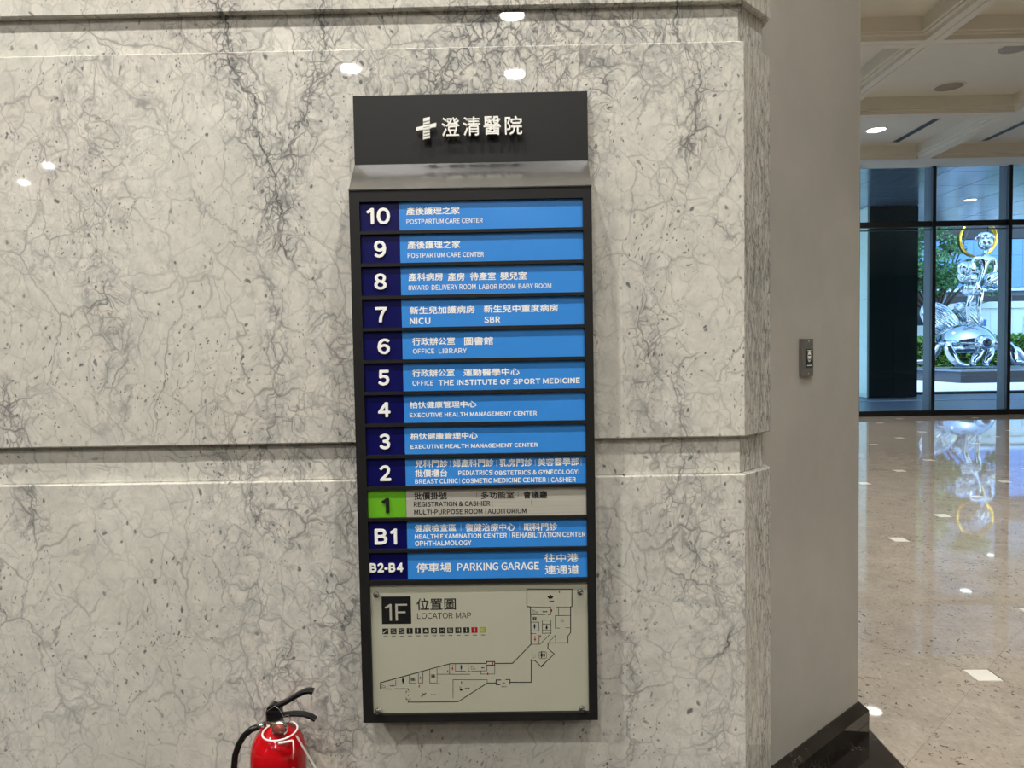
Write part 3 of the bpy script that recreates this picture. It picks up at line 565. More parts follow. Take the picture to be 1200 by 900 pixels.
for x,z in STAIR:
    for a_,b_ in (((-.006,-.004),(-.006,.004)),((-.006,.004),(-.002,.001)),((-.002,.001),(.002,.0)),((.002,0),(.005,-.004)),((.005,-.004),(-.006,-.004))): seg(mb,(x+a_[0],z+a_[1]),(x+b_[0],z+b_[1]),.0008)
ex0, ez0 = THICK[4][0]; ex1, ez1 = THICK[3][-1]
for zz_, sg in ((ez0+.003,1),(ez1-.003,-1)):
    for s_ in (-1,1): seg(mb,(ex0+s_*.0052,zz_),(ex0+s_*.0052,zz_+sg*.0045),.0013); seg(mb,(ex0+s_*.0052,zz_),(ex0+s_*.0022,zz_),.0013)
rect(mb, ex0, (ez0+ez1)/2, .0016, .004); rect(mb, THICK[4][-1][0]+.022, THICK[4][-1][1], .006, .0014)
mb.build('floor_plan', BLACKL, mp)['kind'] = 'stuff'
def disc(mb, x, z, r, y=YM, n=14): mb.add([(x+r*math.cos(2*math.pi*k/n),y,z+r*math.sin(2*math.pi*k/n)) for k in range(n)], [tuple(range(n))])
def ringm(mb, x, z, r, w, y=YM, n=18):
    v = [(x+(r+s)*math.cos(2*math.pi*k/n),y,z+(r+s)*math.sin(2*math.pi*k/n)) for s in (w/2,-w/2) for k in range(n)]
    mb.add(v, [(k,(k+1)%n,n+(k+1)%n,n+k) for k in range(n)])
def person_mark(mb, x, z, s=1, skirt=False, y=YM-1e-4):
    disc(mb, x, z+.0042*s, .0011*s, y); w = .0019*s
    if skirt: mb.add([(x,y,z+.003*s),(x-w,y,z-.002*s),(x+w,y,z-.002*s)], [(0,1,2)])
    else: rect(mb, x, z+.0003*s, w*1.5, .005*s, y)
    rect(mb, x, z-.0034*s, .0013*s, .003*s, y)
mb = MB()
for x,z in REDS: rect(mb, x, z, .0027, .0062, YM-1e-4)
for x,z in WOMEN: person_mark(mb, x, z, 1.4, True)
mb.build('red_marks', REDM, mp)['kind'] = 'stuff'; mb = MB()
for x,z in MEN: person_mark(mb, x, z, 1.4)
mb.build('blue_marks', BLUEM, mp)['kind'] = 'stuff'; mb = MB()
x,z = GRN[0]; ringm(mb, x, z, .0042, .0011); rect(mb, x, z-.0052, .0016, .0028); mb.build('you_are_here_mark', OLIVE, mp)
mb = MB(); B_ = BLK
person_mark(mb, *B_[0], 1.7)
for (x,z) in (B_[1], B_[2], B_[7]):
    for a_,b_ in (((-.005,-.0042),(.005,-.0042)),((.005,-.0042),(.005,.0042)),((.005,.0042),(-.005,.0042)),((-.005,.0042),(-.005,-.0042))): seg(mb,(x+a_[0],z+a_[1]),(x+b_[0],z+b_[1]),.0009)
    person_mark(mb, x-.0020, z-.0002, .9); person_mark(mb, x+.0020, z-.0002, .9)
x,z = B_[3]; disc(mb, x, z-.002, .0032); ringm(mb, x-.002, z+.004, .0022, .0007); seg(mb,(x,z),(x+.004,z-.004),.0014)
x,z = B_[4]; seg(mb,(x-.0055,z-.0045),(x+.001,z+.001),.0026); seg(mb,(x+.001,z+.001),(x+.0062,z+.0035),.0022); disc(mb,x-.002,z+.003,.0012)
x,z = B_[5]; mb.add([(x-.0052,YM,z-.0048),(x+.0052,YM,z-.0048),(x+.0052,YM,z-.001),(x,YM,z+.0068),(x-.0052,YM,z-.001)], [(0,1,2,3,4)]); disc(mb,x-.0055,z+.0002,.0022); disc(mb,x+.0055,z+.0002,.0022)
x,z = B_[6]; person_mark(mb, x, z, 1.2); ringm(mb, x, z-.0026, .0025, .0009)
for k in (8,9): person_mark(mb, B_[k][0], B_[k][1], 1.7)
x,z = (B_[8][0]+B_[9][0])/2, B_[8][1]
pts = [(x+a_*.0095,z+b_*.0095) for a_,b_ in ((-.7,-1),(.7,-1),(1,-.7),(1,.7),(.7,1),(-.7,1),(-1,.7),(-1,-.7))]
for a_,b_ in zip(pts, pts[1:]+pts[:1]): seg(mb,a_,b_,.0010)
ringm(mb, RING[0][0], RING[0][1], .0031, .0009)
for k,s in zip(range(10), ('安全梯','會議廳','安全梯','出入口','手扶梯','電梯','出入口','會議廳','安全梯','國際醫療')):
    x,z = LBL[k]; w = .0042*len(s)
    if k in (0,2,5,6,7,8,3): text_mb(mb, s, x-w/2+.003, z-.0018, w, .0036, YM, .0001)
for k in range(13):
    x,z = LBL[10+k]
    for s in (-1,0,1): rect(mb, x+s*.0036, z, .0030, .0018)
mb.build('map_symbols', BLACKL, mp)['kind'] = 'stuff'
mb = MB(); (x0,z0),(x1,z1) = SQ; rect(mb,(x0+x1)/2,(z0+z1)/2,x1-x0,z1-z0); mb.build('floor_badge', BLACKL, mp)['label'] = 'black square badge reading 1F'
mb = MB(); s,kd,x,z,w,h = MAPTXT[0]; text_mb(mb, s, x, z, w, h, YM-1e-4, .0); mb.build('badge_lettering', MAPM, mp)
mb = MB()
for (s,kd,x,z,w,h) in MAPTXT[1:]: text_mb(mb, s, x, z, w, h, YM, .0003 if kd=='cjk' else .0)
mb.build('map_title', BLACKL, mp)
for k,((x0,z0),(x1,z1)) in enumerate(ICONS):
    mb = MB(); cx,cz = (x0+x1)/2,(z0+z1)/2; rect(mb,cx,cz,x1-x0,z1-z0,YM)
    mb.build('map_icon', BLACKL if k<11 else REDM if k==11 else OLIVE, mp)
mb = MB(); y2 = YM-1e-4
for k,((x0,z0),(x1,z1)) in enumerate(ICONS):
    x,z = (x0+x1)/2,(z0+z1)/2
    if k==0: seg(mb,(x-.005,z-.004),(x+.001,z+.001),.0026,y2); seg(mb,(x+.001,z+.002),(x+.005,z+.004),.002,y2)
    elif k in (1,2,7,8): 
        for a_ in (-.0042,0,.0042): seg(mb,(x-.005,z+a_),(x+.005,z+a_*(1 if k!=7 else -1)),.0008,y2)
        seg(mb,(x-.005,z+.004),(x+.005,z-.004),.001,y2)
    elif k in (3,4,10,11): person_mark(mb,x,z,1.15,k==10,y2)
    elif k==9: person_mark(mb,x-.003,z,1.1,False,y2); person_mark(mb,x+.003,z,1.1,False,y2)
    elif k==5: mb.add([(x-.005,y2,z-.001),(x+.005,y2,z-.001),(x+.003,y2,z-.004),(x-.003,y2,z-.004)],[(0,3,2,1)]); disc(mb,x,z+.001,.003,y2)
    elif k==6: ringm(mb,x,z,.0035,.0022,y2)
    elif k==12: ringm(mb,x,z,.0042,.0012,y2); seg(mb,(x-.002,z+.001),(x,z-.002),.001,y2)
mb.build('icon_symbols', MAPM, mp)['kind'] = 'stuff'
for x,z in SCREWS: MB().lathe([(.0085,0),(.0085,.006),(.0065,.0092),(.0025,.0105)], (x,1.8274,z), 20, 'y').build('standoff_screw', CHROME, sign)

# ------------------------------------------------------------ push plate on the plaster wall
ang = math.atan2(d.y, d.x); c2 = Vector((1.0075,2.506)); prj = p+d*((c2-p).dot(d))+nrm*.0005
pl_ = tag(empty('door_switch', (prj.x,prj.y,1.513), ang), 'narrow steel door switch plate with black arrow label on the plaster wall', 'switch')
w = .040; h = .066
MB().box(-w,w,-.012,0,-h,h).build('plate', plain('satin steel', srgb(112,110,104), .35, .35), pl_, .0015)
MB().box(-w*.42,w*.78,-.0135,-.0121,-h*.52,h*.45).build('label_panel', BLACKL, pl_)
mb = MB()
for s in (-1,1):
    mb.add([(.007,-.0139,.010+s*.017*1.0),(.007-.010,-.0139,.010+s*.004-.004),(.007+.010,-.0139,.010+s*.004-.004)], [(0,1,2) if s>0 else (0,2,1)])
for k in range(16): pass
ringv = [(.007+.012*math.cos(2*math.pi*k/20), -.0138, .005+.020*math.sin(2*math.pi*k/20)) for k in range(20)]+[(.007+.0095*math.cos(2*math.pi*k/20), -.0138, .005+.0165*math.sin(2*math.pi*k/20)) for k in range(20)]
mb.add(ringv, [(k,(k+1)%20,20+(k+1)%20,20+k) for k in range(20)])
mb.add([(-.004,-.0138,.0),(.018,-.0138,.0),(.018,-.0138,.006),(-.004,-.0138,.006)], [(0,1,2,3)])
mb.box(-.009,.026,-.0139,-.0136,-.029,-.026).box(-.009,.026,-.0139,-.0136,.024,.026)
mb.build('arrow_symbol', WHITEL, pl_)
for z in (-h+.010,h-.010): MB().lathe([(.004,0),(.003,.0022)], (0,-.0121,z), 12, 'y').build('screw', CHROME, pl_)

# ------------------------------------------------------------ fire extinguisher standing in front of the wall
ex = tag(empty('fire_extinguisher', (-.645,1.80,0)), 'red fire extinguisher with black handle standing at the marble wall', 'fire extinguisher')
REDP = plain('glossy red paint', srgb(176,10,20), .1, 0, .03); BLKP = plain('black enamel', srgb(16,16,17), .22, 0, .05, 30)
rad = .0705
MB().lathe([(.060,.012),(.0695,.02),(rad,.05),(rad,.508),(.069,.528),(.064,.549),(.054,.568),(.041,.581),(.027,.588),(.019,.590),(.018,.596)], n=48).build('cylinder', REDP, ex)
MB().lathe([(.066,0),(.073,.004),(.073,.035),(.0708,.038)], n=40).build('base_ring', BLKP, ex)
MB().lathe([(rad+.0006,.17),(rad+.0006,.44)], n=48, cap=False).build('label_band', plain('label cream', srgb(222,170,60), .4), ex)
gl_ = MB(); 
def onc(a, z, r=rad+.0012): return (r*math.sin(a), -r*math.cos(a), z)
def sticker(a0, zc, ra, rz, nm, mat, r=rad+.0012):
    m_ = MB(); vs = [onc(a0, zc, r)]+[onc(a0+ra*math.cos(2*math.pi*k/24), zc+rz*math.sin(2*math.pi*k/24), r) for k in range(24)]
    m_.add(vs, [(0,1+k,1+(k+1)%24) for k in range(24)]); return m_.build(nm, mat, ex)
sticker(-.22, .474, .36, .021, 'green_sticker', plain('green sticker', srgb(40,140,60), .35))
sticker(-.18, .471, .24, .013, 'sticker_centre', plain('sticker white', srgb(225,230,220), .4), rad+.0016)
sticker(.80, .478, .22, .026, 'yellow_sticker', plain('yellow sticker', srgb(210,150,60), .35))
MB().lathe([(.0185,.590),(.0185,.603),(.0165,.605)], (-.004,0,0), n=20).build('valve_collar', plain('brass', srgb(110,98,60), .35, .9), ex)
m_ = MB()
m_.box(-.026,.012,-.014,.014,.600,.634).xz([(-.026,.630),(.012,.630),(.010,.641),(-.008,.650),(-.022,.642)],-.012,.012)
m_.build('valve_body', BLKP, ex, .003)
def channel(pts, wd, th, nm):
    m_ = MB(); L = []
    for i,(x,z) in enumerate(pts):
        a_ = pts[max(i-1,0)]; b_ = pts[min(i+1,len(pts)-1)]; t = Vector((b_[0]-a_[0], b_[1]-a_[1])).normalized(); n = Vector((-t.y,t.x))*th
        L += [(x+n.x*.5,-wd,z+n.y*.5),(x+n.x,-wd*.6,z+n.y),(x+n.x,wd*.6,z+n.y),(x+n.x*.5,wd,z+n.y*.5),(x-n.x,wd,z-n.y),(x-n.x,-wd,z-n.y)]
    k = len(pts)
    fs = [(i*6+j,(i+1)*6+j,(i+1)*6+(j+1)%6,i*6+(j+1)%6) for i in range(k-1) for j in range(6)]+[tuple(range(6)), tuple(reversed(range((k-1)*6,k*6)))]
    m_.add(L, fs, False); return m_.build(nm, BLKP, ex, .001)
channel([(-.020,.618),(-.010,.634),(.005,.643),(.03,.655),(.055,.670),(.075,.679),(.088,.681),(.097,.678)], .011, .0055, 'upper_lever')
channel([(-.020,.600),(.0,.614),(.020,.618),(.045,.6205),(.070,.619),(.088,.613),(.101,.604)], .010, .0045, 'lower_handle')
m_ = MB().lathe([(.0185,0),(.0205,.004),(.0205,.010),(.018,.013)], (.024,-.045,.607), 28, 'y'); m_.build('pressure_gauge', CHROME, ex)
MB().lathe([(.0165,0),(.0165,.001)], (.024,-.0581,.607), 28, 'y').build('gauge_dial', plain('dial face', srgb(128,62,52), .12), ex)
MB().tube([(.0,0,.597),(.020,-.045,.605)], .006, 8).build('gauge_stem', CHROME, ex)
MB().tube([(-.005,0,.604),(-.032,-.012,.598)], .0095, 14).tube([(-.030,-.012,.598),(-.046,-.016,.594)], .0085, 14).build('hose_coupling', CHROME, ex)
hp = [(-.044,-.016,.5945),(-.062,-.018,.588),(-.080,-.020,.573),(-.095,-.02,.550),(-.105,-.02,.522),(-.110,-.018,.488),(-.112,-.014,.44),(-.110,-.01,.36),(-.100,-.01,.26),(-.094,-.01,.16)]
MB().tube(hp, .0082, 14).build('hose', BLKP, ex)
MB().tube([(-.094,-.01,.165),(-.092,-.01,.12),(-.091,-.01,.06)], [.011,.013,.010], 14).build('nozzle', BLKP, ex)
CORD = plain('white plastic tie', srgb(225,215,210), .35)
tp = []
for k in range(25):
    a_ = 2*math.pi*k/24; tp.append((.018+.044*math.cos(a_), -.034-.034*math.sin(a_), .592-.007*math.sin(a_)+.003*math.cos(a_)))
MB().tube(tp, .0023, 8, False).build('seal_tie', CORD, ex)
MB().tube([(.026,-.070,.5795),(.060,-.066,.584)], .0030, 8).tube([(.062,-.066,.585),(.063,-.068,.560),(.061,-.069,.538)], .0022, 6).build('tie_tail', CORD, ex)
MB().add([(.062,-.05,.588),(.068,-.052,.588),(.128,-.060,.490),(.120,-.058,.490),(.062,-.049,.588),(.068,-.051,.588),(.128,-.059,.490),(.120,-.057,.490)], [(0,1,2,3),(7,6,5,4),(0,4,5,1),(1,5,6,2),(2,6,7,3),(3,7,4,0)]).build('hang_strap', CORD, ex)
MB().tube([(-.020,-.015,.602),(-.024,-.016,.632),(.0,-.015,.648),(.010,-.015,.640),(.022,-.015,.620),(.021,-.014,.607)], .0009, 6, False).build('seal_wire', CHROME, ex)
rp = [(.030+.009*math.cos(2*math.pi*k/16), -.013, .612+.010*math.sin(2*math.pi*k/16)) for k in range(17)]
MB().tube(rp, .0010, 6, False).build('pull_ring', CHROME, ex)

# ------------------------------------------------------------ outside: forecourt, canopy, column
PAVE = plain('forecourt paving', srgb(120,132,150), .35, 0, .08, 1.5); PLAZA = plain('pale plaza paving', srgb(178,184,188), .6, 0, .06, 1.2)  # canopy shade and the sun beyond are mixed into these two paving colours
KERB = plain('dark kerb stone', srgb(45,48,52), .5); LINE = plain('white line paint', srgb(225,228,230), .6)
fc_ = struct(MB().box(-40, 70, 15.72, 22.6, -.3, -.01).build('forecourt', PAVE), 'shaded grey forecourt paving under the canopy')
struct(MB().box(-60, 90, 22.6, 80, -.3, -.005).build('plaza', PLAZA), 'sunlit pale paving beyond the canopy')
kb = struct(empty('kerb'), 'dark kerb along the canopy edge')
for k in range(34): MB().box(-6+1.4*k, -4.61+1.4*k, 22.45, 22.75, -.05, .06).build('kerb_stone', KERB, kb, .008)
tag(MB().box(2, 45, 19.9, 20.03, -.009, .002).build('painted_line', LINE), 'white painted line on the forecourt outside the glass', 'road marking')
SOF = plain('canopy metal panel', srgb(150,166,182), .16, .55, .03, .6)
can = struct(empty('canopy'), 'glossy metal panelled canopy soffit outside the glass')
for i in range(20):
    for j in range(6):
        x0, y0 = 1.6+1.45*i, 15.78+1.47*j
        MB().box(x0+.012, x0+1.438, y0+.012, y0+1.458, 5.68, 5.70).build('soffit_panel', SOF, can)
MB().box(1.5, 30.7, 15.74, 24.62, 5.70, 6.1).build('canopy_slab', plain('canopy body', srgb(70,76,82), .5), can)
for x,y,l in ((13.0,20.6,'lit round downlight on the canopy soffit outside the glass'),):
    lamp(x,y,5.68,.15,9,l)
lamp(16.05,24.1,5.68,.12,8,'round downlight at the outer edge of the canopy')
colm = tag(empty('outdoor_column', (10.42,21.3,0)), 'dark polished square column with a pale left face outside the glass', 'column')
DG = plain('dark green polished stone', srgb(32,46,46), .14, 0, .1, 1.2, .6); PALE = plain('pale mint face', srgb(214,238,228), .3, 0, .02)
zz = [0,.12,1.55,2.95,4.35,5.675]
for a_, b_ in zip(zz, zz[1:]):
    for x0,x1 in ((.06,.80),(.806,1.5)): MB().box(x0, x1, 0, .06, a_+.003, b_-.003).build('stone_panel', DG, colm)
    MB().box(0, .058, .0, 1.5, a_+.003, b_-.003).build('pale_panel', PALE, colm)  # left face panels coloured paler than the front
MB().box(.06, 1.49, .061, 1.49, 0, 5.675).build('core', DG, colm)

# ------------------------------------------------------------ plinth and chrome sculpture
PY = 31.0; K = PY/830
def S(px, py, dy=0.0):                              # sculpture sketch units (across, down, depth) to metres, seen along the slanting view
    q_ = (PY+dy)/PY
    return Vector(((19.40+(px-1130)*K)*q_-19.40, dy, 1.55+(403.8-.017*(px-1130)-py)*K*q_))
PLN = plain('dark blue-grey granite', srgb(40,48,62), .12, 0, .08, 2)
pn = tag(empty('plinth', (17.75,28.6,0)), 'long low dark granite plinth under the chrome sculpture', 'plinth')
MB().box(0, 12, 0, 5.4, 0, .44).build('plinth_body', PLN, pn, .01); MB().box(-.02, 12.02, -.02, 5.42, .445, .50).build('plinth_top', plain('sunlit top granite', srgb(110,124,148), .2, 0, .05), pn, .008)  # top is a paler copy of the granite with sunlight in its colour
sc_ = tag(empty('sculpture', (19.40,PY,.05)), 'chrome figure with a gold ring standing on a giant polished beetle', 'sculpture')
def skin(name, pts, edges, mat, parent, sub=2):
    me = bpy.data.meshes.new(name); me.from_pydata([p_[0] for p_ in pts], edges, [])
    o = bpy.data.objects.new(name, me); COL.objects.link(o); sk = o.modifiers.new('s','SKIN')
    for i,p_ in enumerate(pts):
        r_ = p_[1] if isinstance(p_[1], tuple) else (p_[1], p_[1]); me.skin_vertices[0].data[i].radius = r_
    me.skin_vertices[0].data[0].use_root = True
    o.modifiers.new('u','SUBSURF').levels = sub
    dg = bpy.context.evaluated_depsgraph_get(); dg.update(); m2 = bpy.data.meshes.new_from_object(o.evaluated_get(dg))
    bpy.data.objects.remove(o); bpy.data.meshes.remove(me); m2.name = name; m2.materials.clear(); m2.materials.append(mat)
    for p_ in m2.polygons: p_.use_smooth = True
    o = bpy.data.objects.new(name, m2); COL.objects.link(o); o.parent = parent; return o
# beetle
MB().ell(S(1130,405), (31*K, 1.15, 24*K), n=48, m=24, fn=lambda th,ph: 1 if th < 1.62 else 1/(1+14*(th-1.62))).build('shell', SCHROME, sc_)
MB().ell(S(1132,409), (23*K, .95, 6*K), n=32, m=12, fn=lambda th,ph: 1+.05*math.cos(9*ph)).build('belly', SCHROME, sc_)
MB().ell(S(1152,403,-1.15), (9.5*K, .42, 8.5*K), (0,0,.3), 32, 16).build('beetle_head', SCHROME, sc_)
MB().ell(S(1156,403,-1.52), (4.6*K,.12,4.8*K), n=20, m=10).build('beetle_eye', plain('dark glass eye', srgb(30,36,44), .12), sc_)
MB().ell(S(1141,407.5,-1.3), (8*K,.2,1.4*K), n=24, m=8).ell(S(1162,407.5,-1.3), (8*K,.2,1.4*K), n=24, m=8).build('jaw', SCHROME, sc_)
def bleg(pts, r):
    skin('beetle_leg', [(S(a_[0],a_[1],a_[2]*.65), b_*1.5) for a_,b_ in zip(pts, r)], [(i,i+1) for i in range(len(pts)-1)], SCHROME, sc_, 2)
bleg([(1122,405,-1.2),(1111,403,-1.7),(1110,407,-1.8),(1115,418,-1.9),(1119,426,-2.0),(1127,429,-2.1),(1136,429.5,-2.2)], [.11,.10,.12,.15,.12,.08,.04])
bleg([(1112,405,.4),(1102,404,.7),(1100,407,.8),(1093,418,1.1),(1088,425,1.3),(1076,425.5,1.4),(1063,427,1.5)], [.11,.10,.11,.13,.11,.08,.04])
bleg([(1146,408,-1.1),(1148,412,-1.4),(1143,420,-1.6),(1139,427,-1.7),(1142,430,-2.0)], [.12,.13,.13,.08,.04])
bleg([(1156,408,-1.0),(1161,412,-1.3),(1157,420,-1.5),(1153,428,-1.6),(1157,430.5,-1.9)], [.12,.13,.13,.08,.04])
bleg([(1154,407,-.6),(1172,404,-1.0),(1181,404,-1.1),(1183,409,-1.2),(1186,418,-1.3),(1188,426,-1.4),(1193,427,-1.6),(1199,425,-1.8)], [.11,.10,.11,.12,.14,.11,.09,.04])
bleg([(1156,407,.8),(1176,408,1.2),(1190,412,1.3),(1196,420,1.4),(1202,427,1.5),(1212,428,1.6)], [.12,.12,.13,.12,.09,.05])
# ribbed fan shells behind
def ribbed(c, r, rot, n, nm):
    MB().ell(c, r, rot, 120, 28, fn=lambda th,ph: 1+.035*math.cos(n*ph)).build(nm, SCHROME, sc_)
ribbed(S(1101,376,1.3), (16*K,.5,26*K), (0,R_(-52),0), 26, 'ribbed_wing')
ribbed(S(1134,372,1.2), (10*K,.4,20*K), (0,R_(-45),0), 20, 'ribbed_wing')
# figure
P_ = [ (S(1143,339),(.17,.15)), (S(1146,331),(.17,.13)), (S(1149,321),(.20,.14)), (S(1151,311),(.27,.17)), (S(1151.5,305.5),(.25,.13)), (S(1152,300),(.075,.075)), (S(1152.3,296),(.07,.075)),
       (S(1140.5,306),(.115,.12)), (S(1134,317,.05),(.085,.085)), (S(1126,328,-.15),(.075,.075)), (S(1133,325,-.45),(.06,.06)), (S(1139,321,-.6),(.05,.05)),
       (S(1162,306.5),(.115,.12)), (S(1164,317,-.05),(.085,.085)), (S(1161,328,-.2),(.075,.075)), (S(1165,334,-.45),(.055,.055)), (S(1168.5,339,-.6),(.05,.05)),
       (S(1138,343),(.16,.16)), (S(1134.5,354,-.08),(.125,.125)), (S(1132.5,361,-.08),(.095,.10)), (S(1133,368,0),(.085,.095)), (S(1133.5,379,.05),(.055,.055)), (S(1133,382,-.18),(.06,.04)),
       (S(1147,343),(.16,.16)), (S(1146.5,354,-.05),(.125,.125)), (S(1145,361,-.05),(.095,.10)), (S(1146,368,.02),(.085,.095)), (S(1146.5,379,.06),(.055,.055)), (S(1146.5,382,-.2),(.06,.04)) ]
E_ = [(0,1),(1,2),(2,3),(3,4),(4,5),(5,6),(4,7),(7,8),(8,9),(9,10),(10,11),(4,12),(12,13),(13,14),(14,15),(15,16),(0,17),(17,18),(18,19),(19,20),(20,21),(21,22),(0,23),(23,24),(24,25),(25,26),(26,27),(27,28)]
skin('figure', P_, E_, SCHROME, sc_, 2)
hd = MB().ell(S(1152.5,288), (7.2*K,.30,8.6*K), (R_(8),0,0), 28, 18, fn=lambda th,ph: 1-.10*max(0,(th-1.9))+.05*math.cos(2*ph)).build('head', SCHROME, sc_)
MB().ell(S(1154,290,-.33), (1.3*K,.09,2.6*K), (R_(-12),0,0), 12, 8).build('nose', SCHROME, hd)
DC = plain('painted hollow shade', srgb(28,32,38), .3)  # dark colour stands in for shade in the eyes and mouth
for dx in (-2.6,3.0): MB().ell(S(1153.3+dx,287.2,-.29), (1.5*K,.05,1.1*K), n=12, m=8).build('eye', DC, hd)
MB().ell(S(1154,294.2,-.27), (2.6*K,.05,.8*K), n=12, m=8).build('mouth', DC, hd)
for dx in (-7.3,7.0): MB().ell(S(1152.5+dx,289,0), (.8*K,.06,2*K), n=10, m=8).build('ear', SCHROME, hd)
random.seed(4); mb = MB()
for k in range(70):
    a_ = random.random()*2*math.pi; b_ = random.random()**.6*1.25
    c_ = S(1152,285.5)+Vector((9*K*math.sin(b_)*math.cos(a_), .33*math.sin(b_)*math.sin(a_)+.05, 8.2*K*math.cos(b_))); mb.ell(c_, (.075,.075,.075), n=8, m=6)
mb.build('curly_hair', SCHROME, hd)
def fingers(c, dirx, nm):
    mb = MB(); c = S(*c)
    mb.ell(c, (.09,.05,.07), n=12, m=8)
    for k,l in enumerate((.13,.16,.17,.14)):
        z = .055-.037*k; p0 = c+Vector((dirx*.05,-.02,z)); p1 = p0+Vector((dirx*l*.6,-.03,-.01)); p2 = p1+Vector((dirx*l*.35,-.02,-.06)); mb.tube([p0,p1,p2],[.022,.02,.014],7)
    p0 = c+Vector((0,-.03,.05)); mb.tube([p0,p0+Vector((dirx*.04,-.06,.06)),p0+Vector((dirx*.10,-.08,.08))],[.026,.022,.015],7)
    return mb.build(nm, SCHROME, sc_)
fingers((1140,320.5,-.62), 1, 'hand'); fingers((1169,340,-.62), 1, 'hand')
# gathered cloth bundle carried on the arm, drape at the hips and drape on the other arm
def cloth(c, r, rot, nm, n=7, amp=.16, sd=1):
    rnd = random.Random(sd); ph0 = [rnd.random()*6 for _ in range(4)]
    MB().ell(c, r, rot, 72, 30, fn=lambda th,ph: 1+amp*math.sin(n*ph+2*th+ph0[0])*math.sin(th)+amp*.4*math.sin(2*ph-3*th+ph0[1])*math.sin(th)).build(nm, SCHROME, sc_)
cloth(S(1131,317,-.35), (8*K,.35,7.5*K), (0,0,.3), 'cloth_bundle', 7, .16, 1)
cloth(S(1132,328,-.25), (9.5*K,.32,5.5*K), (0,.2,0), 'cloth_bundle', 7, .15, 2)
cloth(S(1137,341,-.05), (9*K,.34,8.5*K), (0,-.25,0), 'hip_drape', 9, .12, 3)
cloth(S(1160,330,-.3), (6.5*K,.28,9*K), (0,.75,0), 'arm_drape', 6, .14, 4)
cloth(S(1164,342,-.45), (8*K,.22,2.4*K), (0,-.05,0), 'arm_drape', 6, .16, 5)
# gold ring
GOLD = plain('gold leaf', srgb(226,178,74), .16, 1, .05); n_ = 64; mb = MB(); cR = S(1143,283.5,.55); v = []
for k in range(n_):
    a_ = 2*math.pi*k/n_; c_, s_ = math.cos(a_), math.sin(a_)
    for r_, y_ in ((21.8*K,-.12),(21.8*K,.12),(20.6*K,.14),(19.0*K,.0),(20.6*K,-.14)):
        v.append(cR+Vector((r_*c_, y_, r_*s_)))
mb.add(v, [(k*5+j, k*5+(j+1)%5, ((k+1)%n_)*5+(j+1)%5, ((k+1)%n_)*5+j) for k in range(n_) for j in range(5)], True); mb.build('halo_ring', GOLD, sc_)
MB().tube([S(1145,303.5,.5),S(1149,307,.1)], .06, 8).build('ring_bracket', GOLD, sc_)

# ------------------------------------------------------------ hedge, trees
def leaf_mat(name, a, b):
    t = NT(name); nz = t.n('ShaderNodeTexWhiteNoise', {'noise_dimensions':'3D'}, Vector=t.vm('SNAP', t.obj(), (.15,.15,.15))).outputs[0]
    t.set(t.p.inputs['Subsurface Weight'], 0.0); return t.done(t.mix(nz, a, b), .45, 0, .4)
LEAFH = leaf_mat('hedge leaf', srgb(70,120,40), srgb(135,180,70)); LEAFT = leaf_mat('tree leaf', srgb(50,98,62), srgb(110,160,105)); LEAFD = leaf_mat('far leaf', srgb(40,80,50), srgb(90,135,85))
BARK = plain('bark', srgb(84,74,66), .85, 0, .2, 6)
def leaves(rnd, n, samp, size, mb):
    for _ in range(n):
        c_ = samp(rnd); E = Euler((rnd.uniform(-1.1,1.1), rnd.uniform(-1.1,1.1), rnd.uniform(0,6.28))).to_matrix(); s_ = size*rnd.uniform(.7,1.3)
        mb.add([c_+E@Vector(p_) for p_ in ((0,-s_,0),(s_*.45,0,s_*.15),(0,s_,0),(-s_*.45,0,s_*.15))], [(0,1,2,3)])
hg = tag(empty('hedge', (16,34.6,0)), 'clipped green hedge running behind the chrome sculpture', 'hedge'); rnd = random.Random(3); mb = MB()
def hs(r):
    while True:
        p_ = Vector((r.uniform(0,22), r.uniform(0,1.4), r.uniform(.15,2.0)))
        if p_.z > 1.7 or p_.y < .35 or r.random() < .1: return p_+Vector((0,0,.06*math.sin(p_.x*3)))
leaves(rnd, 15000, hs, .085, mb); o = mb.build('foliage', LEAFH, hg); o['kind'] = 'stuff'
MB().box(.1, 21.9, .28, 1.2, .1, 1.75).build('inner_core', plain('hedge interior', srgb(22,34,18), .9, 0, .3, 9), hg)  # solid near-black green core behind the leaves
for k in range(14): MB().tube([(.8+1.55*k,.7,0),(.85+1.55*k,.7,.6),(.75+1.55*k,.72,1.4)], [.05,.04,.02], 7).build('stem', BARK, hg)
def tree(x, y, h, blobs, n, size, label, mat, seed):
    t = tag(empty('tree', (x,y,0)), label, 'tree', None); r = random.Random(seed)
    tr = MB().tube([(0,0,0),(.05,0,h*.3),(-.05,.05,h*.55),(.1,0,h*.8)], [.24,.19,.14,.07], 10).build('trunk', BARK, t); mb = MB()
    for b in blobs:
        c_ = Vector(b[:3]); mb.tube([(0,0,h*.35), Vector((0,0,h*.35)).lerp(c_,.5)+Vector((0,0,.15)), c_], [.06,.035,.015], 6)
    mb.build('branches', BARK, t); mb = MB()
    tot = sum(b[3]**2 for b in blobs)
    for b in blobs:
        c_, R0 = Vector(b[:3]), b[3]
        def sp(q):
            v_ = Vector((q.gauss(0,1),q.gauss(0,1),q.gauss(0,1))).normalized()*R0*(q.random()**.45); v_.z *= .7; return c_+v_
        leaves(r, int(n*R0**2/tot), sp, size, mb)
    o = mb.build('foliage', mat, t); o['kind'] = 'stuff'
r = random.Random(8)
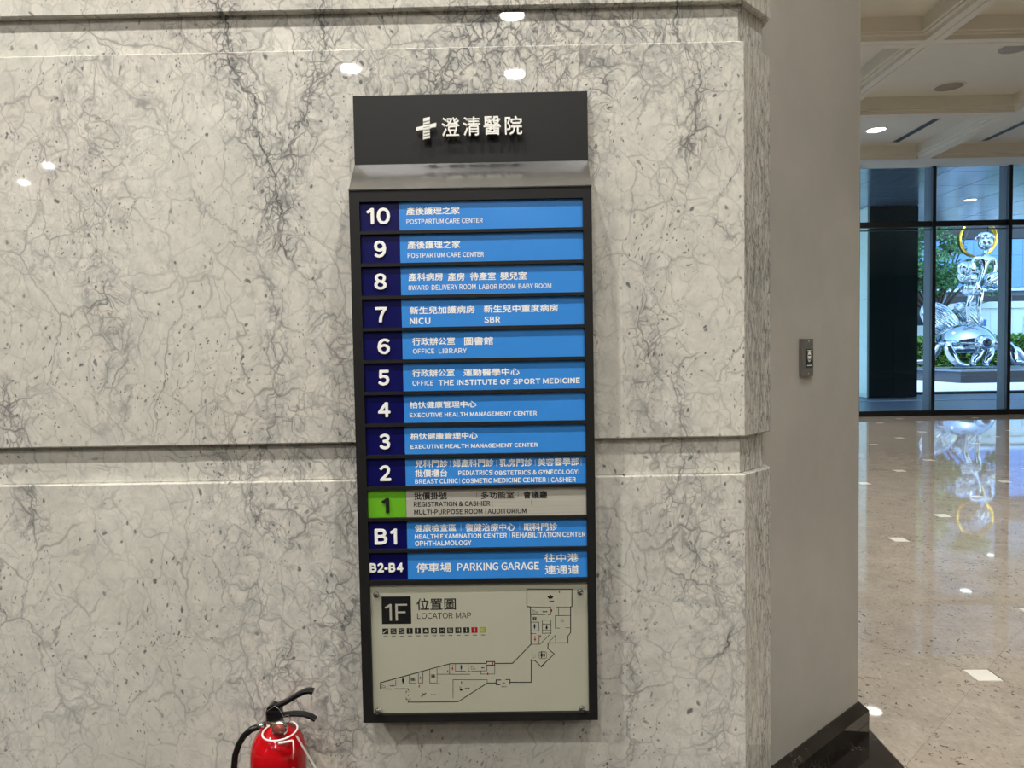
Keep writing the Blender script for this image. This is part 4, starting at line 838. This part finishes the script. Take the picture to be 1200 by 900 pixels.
bl = [(r.uniform(-3.2,2.6), r.uniform(-1.5,1.5), r.uniform(4.4,9.2), r.uniform(.7,1.15)) for _ in range(30)]+[(2.9,-.5,4.3,.55),(3.3,-.3,3.9,.35),(-3.5,0,3.9,.8),(-2.4,0,4.4,.8)]
tree(21.6, 37.0, 8, bl, 12500, .13, 'broad green tree behind the chrome figure, in front of the blue facade', LEAFT, 5)
bl = [(r.uniform(-2.6,2.6), r.uniform(-1.5,1.5), r.uniform(3.5,8.5), r.uniform(.7,1.2)) for _ in range(20)]
tree(12.0, 41.0, 8, bl, 5000, .16, 'tree left of the broad tree, mostly hidden by the dark column', LEAFD, 6)

tree(4.5, 36.5, 8, [(r.uniform(-2.6,2.6), r.uniform(-1.5,1.5), r.uniform(3.5,8.5), r.uniform(.7,1.2)) for _ in range(20)], 5000, .16, 'tree far left beyond the forecourt, hidden by the plaster wall', LEAFD, 9)

# ------------------------------------------------------------ building and cabin across the road
BLP = plain('blue glazed tile', srgb(92,140,205), .35, 0, .05, 1.5); BLW = plain('pale building band', srgb(200,220,235), .6)
GRY = plain('grey render', srgb(112,122,138), .7, 0, .06, 1); DKW = plain('dark window glass', srgb(28,36,48), .45, .0, .1, 2)
bg = tag(empty('building', (-14,44,0)), 'blue-tiled building with dark window band behind the trees', 'building')
MB().box(0, 68, .3, 8, 0, 15).build('walls', GRY, bg)
for i in range(68):
    for j in range(3): MB().box(i+.008, i+.992, 0, .28, 5.02+.97*j+.006, 5.02+.97*j+.964).build('facade_tile', BLP, bg)
for i in range(45): MB().box(1.48*i+.02, 1.48*i+1.44, .1, .3, 7.98, 9.4).build('window', DKW, bg)
MB().box(0, 68, -.1, .3, 9.45, 11.2).build('upper_band', GRY, bg); MB().box(0, 68, -.12, .3, 4.78, 4.98).build('white_band', BLW, bg)
for i in range(34): MB().box(2*i, 2*i+.35, -.05, .3, 0, 4.76).build('pier', GRY, bg)
for i in range(34): MB().box(2*i+.37, 2*i+1.98, .15, .29, .3, 4.5).build('shopfront_window', DKW, bg)
cb = tag(empty('cabin', (23.9,38,0)), 'white site cabin with a flat roof lip and dark window behind the hedge', 'cabin')
CW = plain('white cabin panel', srgb(205,224,232), .5, 0, .03, 1)
for i in range(14): MB().box(1.2*i+.006, 1.2*i+1.194, 0, .1, 0, 3.42).build('wall_panel', CW, cb)
MB().box(0, 16.8, .101, 3, 0, 3.42).build('cabin_body', CW, cb); MB().box(-.1, 16.9, -.12, 3.1, 3.43, 3.78).build('roof_lip', CW, cb)
f_ = MB().box(2.95,5.0,-.04,-.001,1.75,3.0).build('window_frame', BLW, cb); MB().box(3.05,4.9,-.05,-.041,1.83,2.92).build('pane', DKW, f_)
MB().box(.85,1.0,-.012,-.001,2.5,2.85).build('notice', plain('blue notice', srgb(30,110,190), .5), cb)
lw = tag(empty('garden_wall', (-14.8,38.4,0)), 'low pale wall behind the hedge left of the cabin', 'wall')
for i in range(32): MB().box(1.2*i+.01, 1.2*i+1.19, 0, .25, 0, 2.6).build('wall_block', CW, lw)
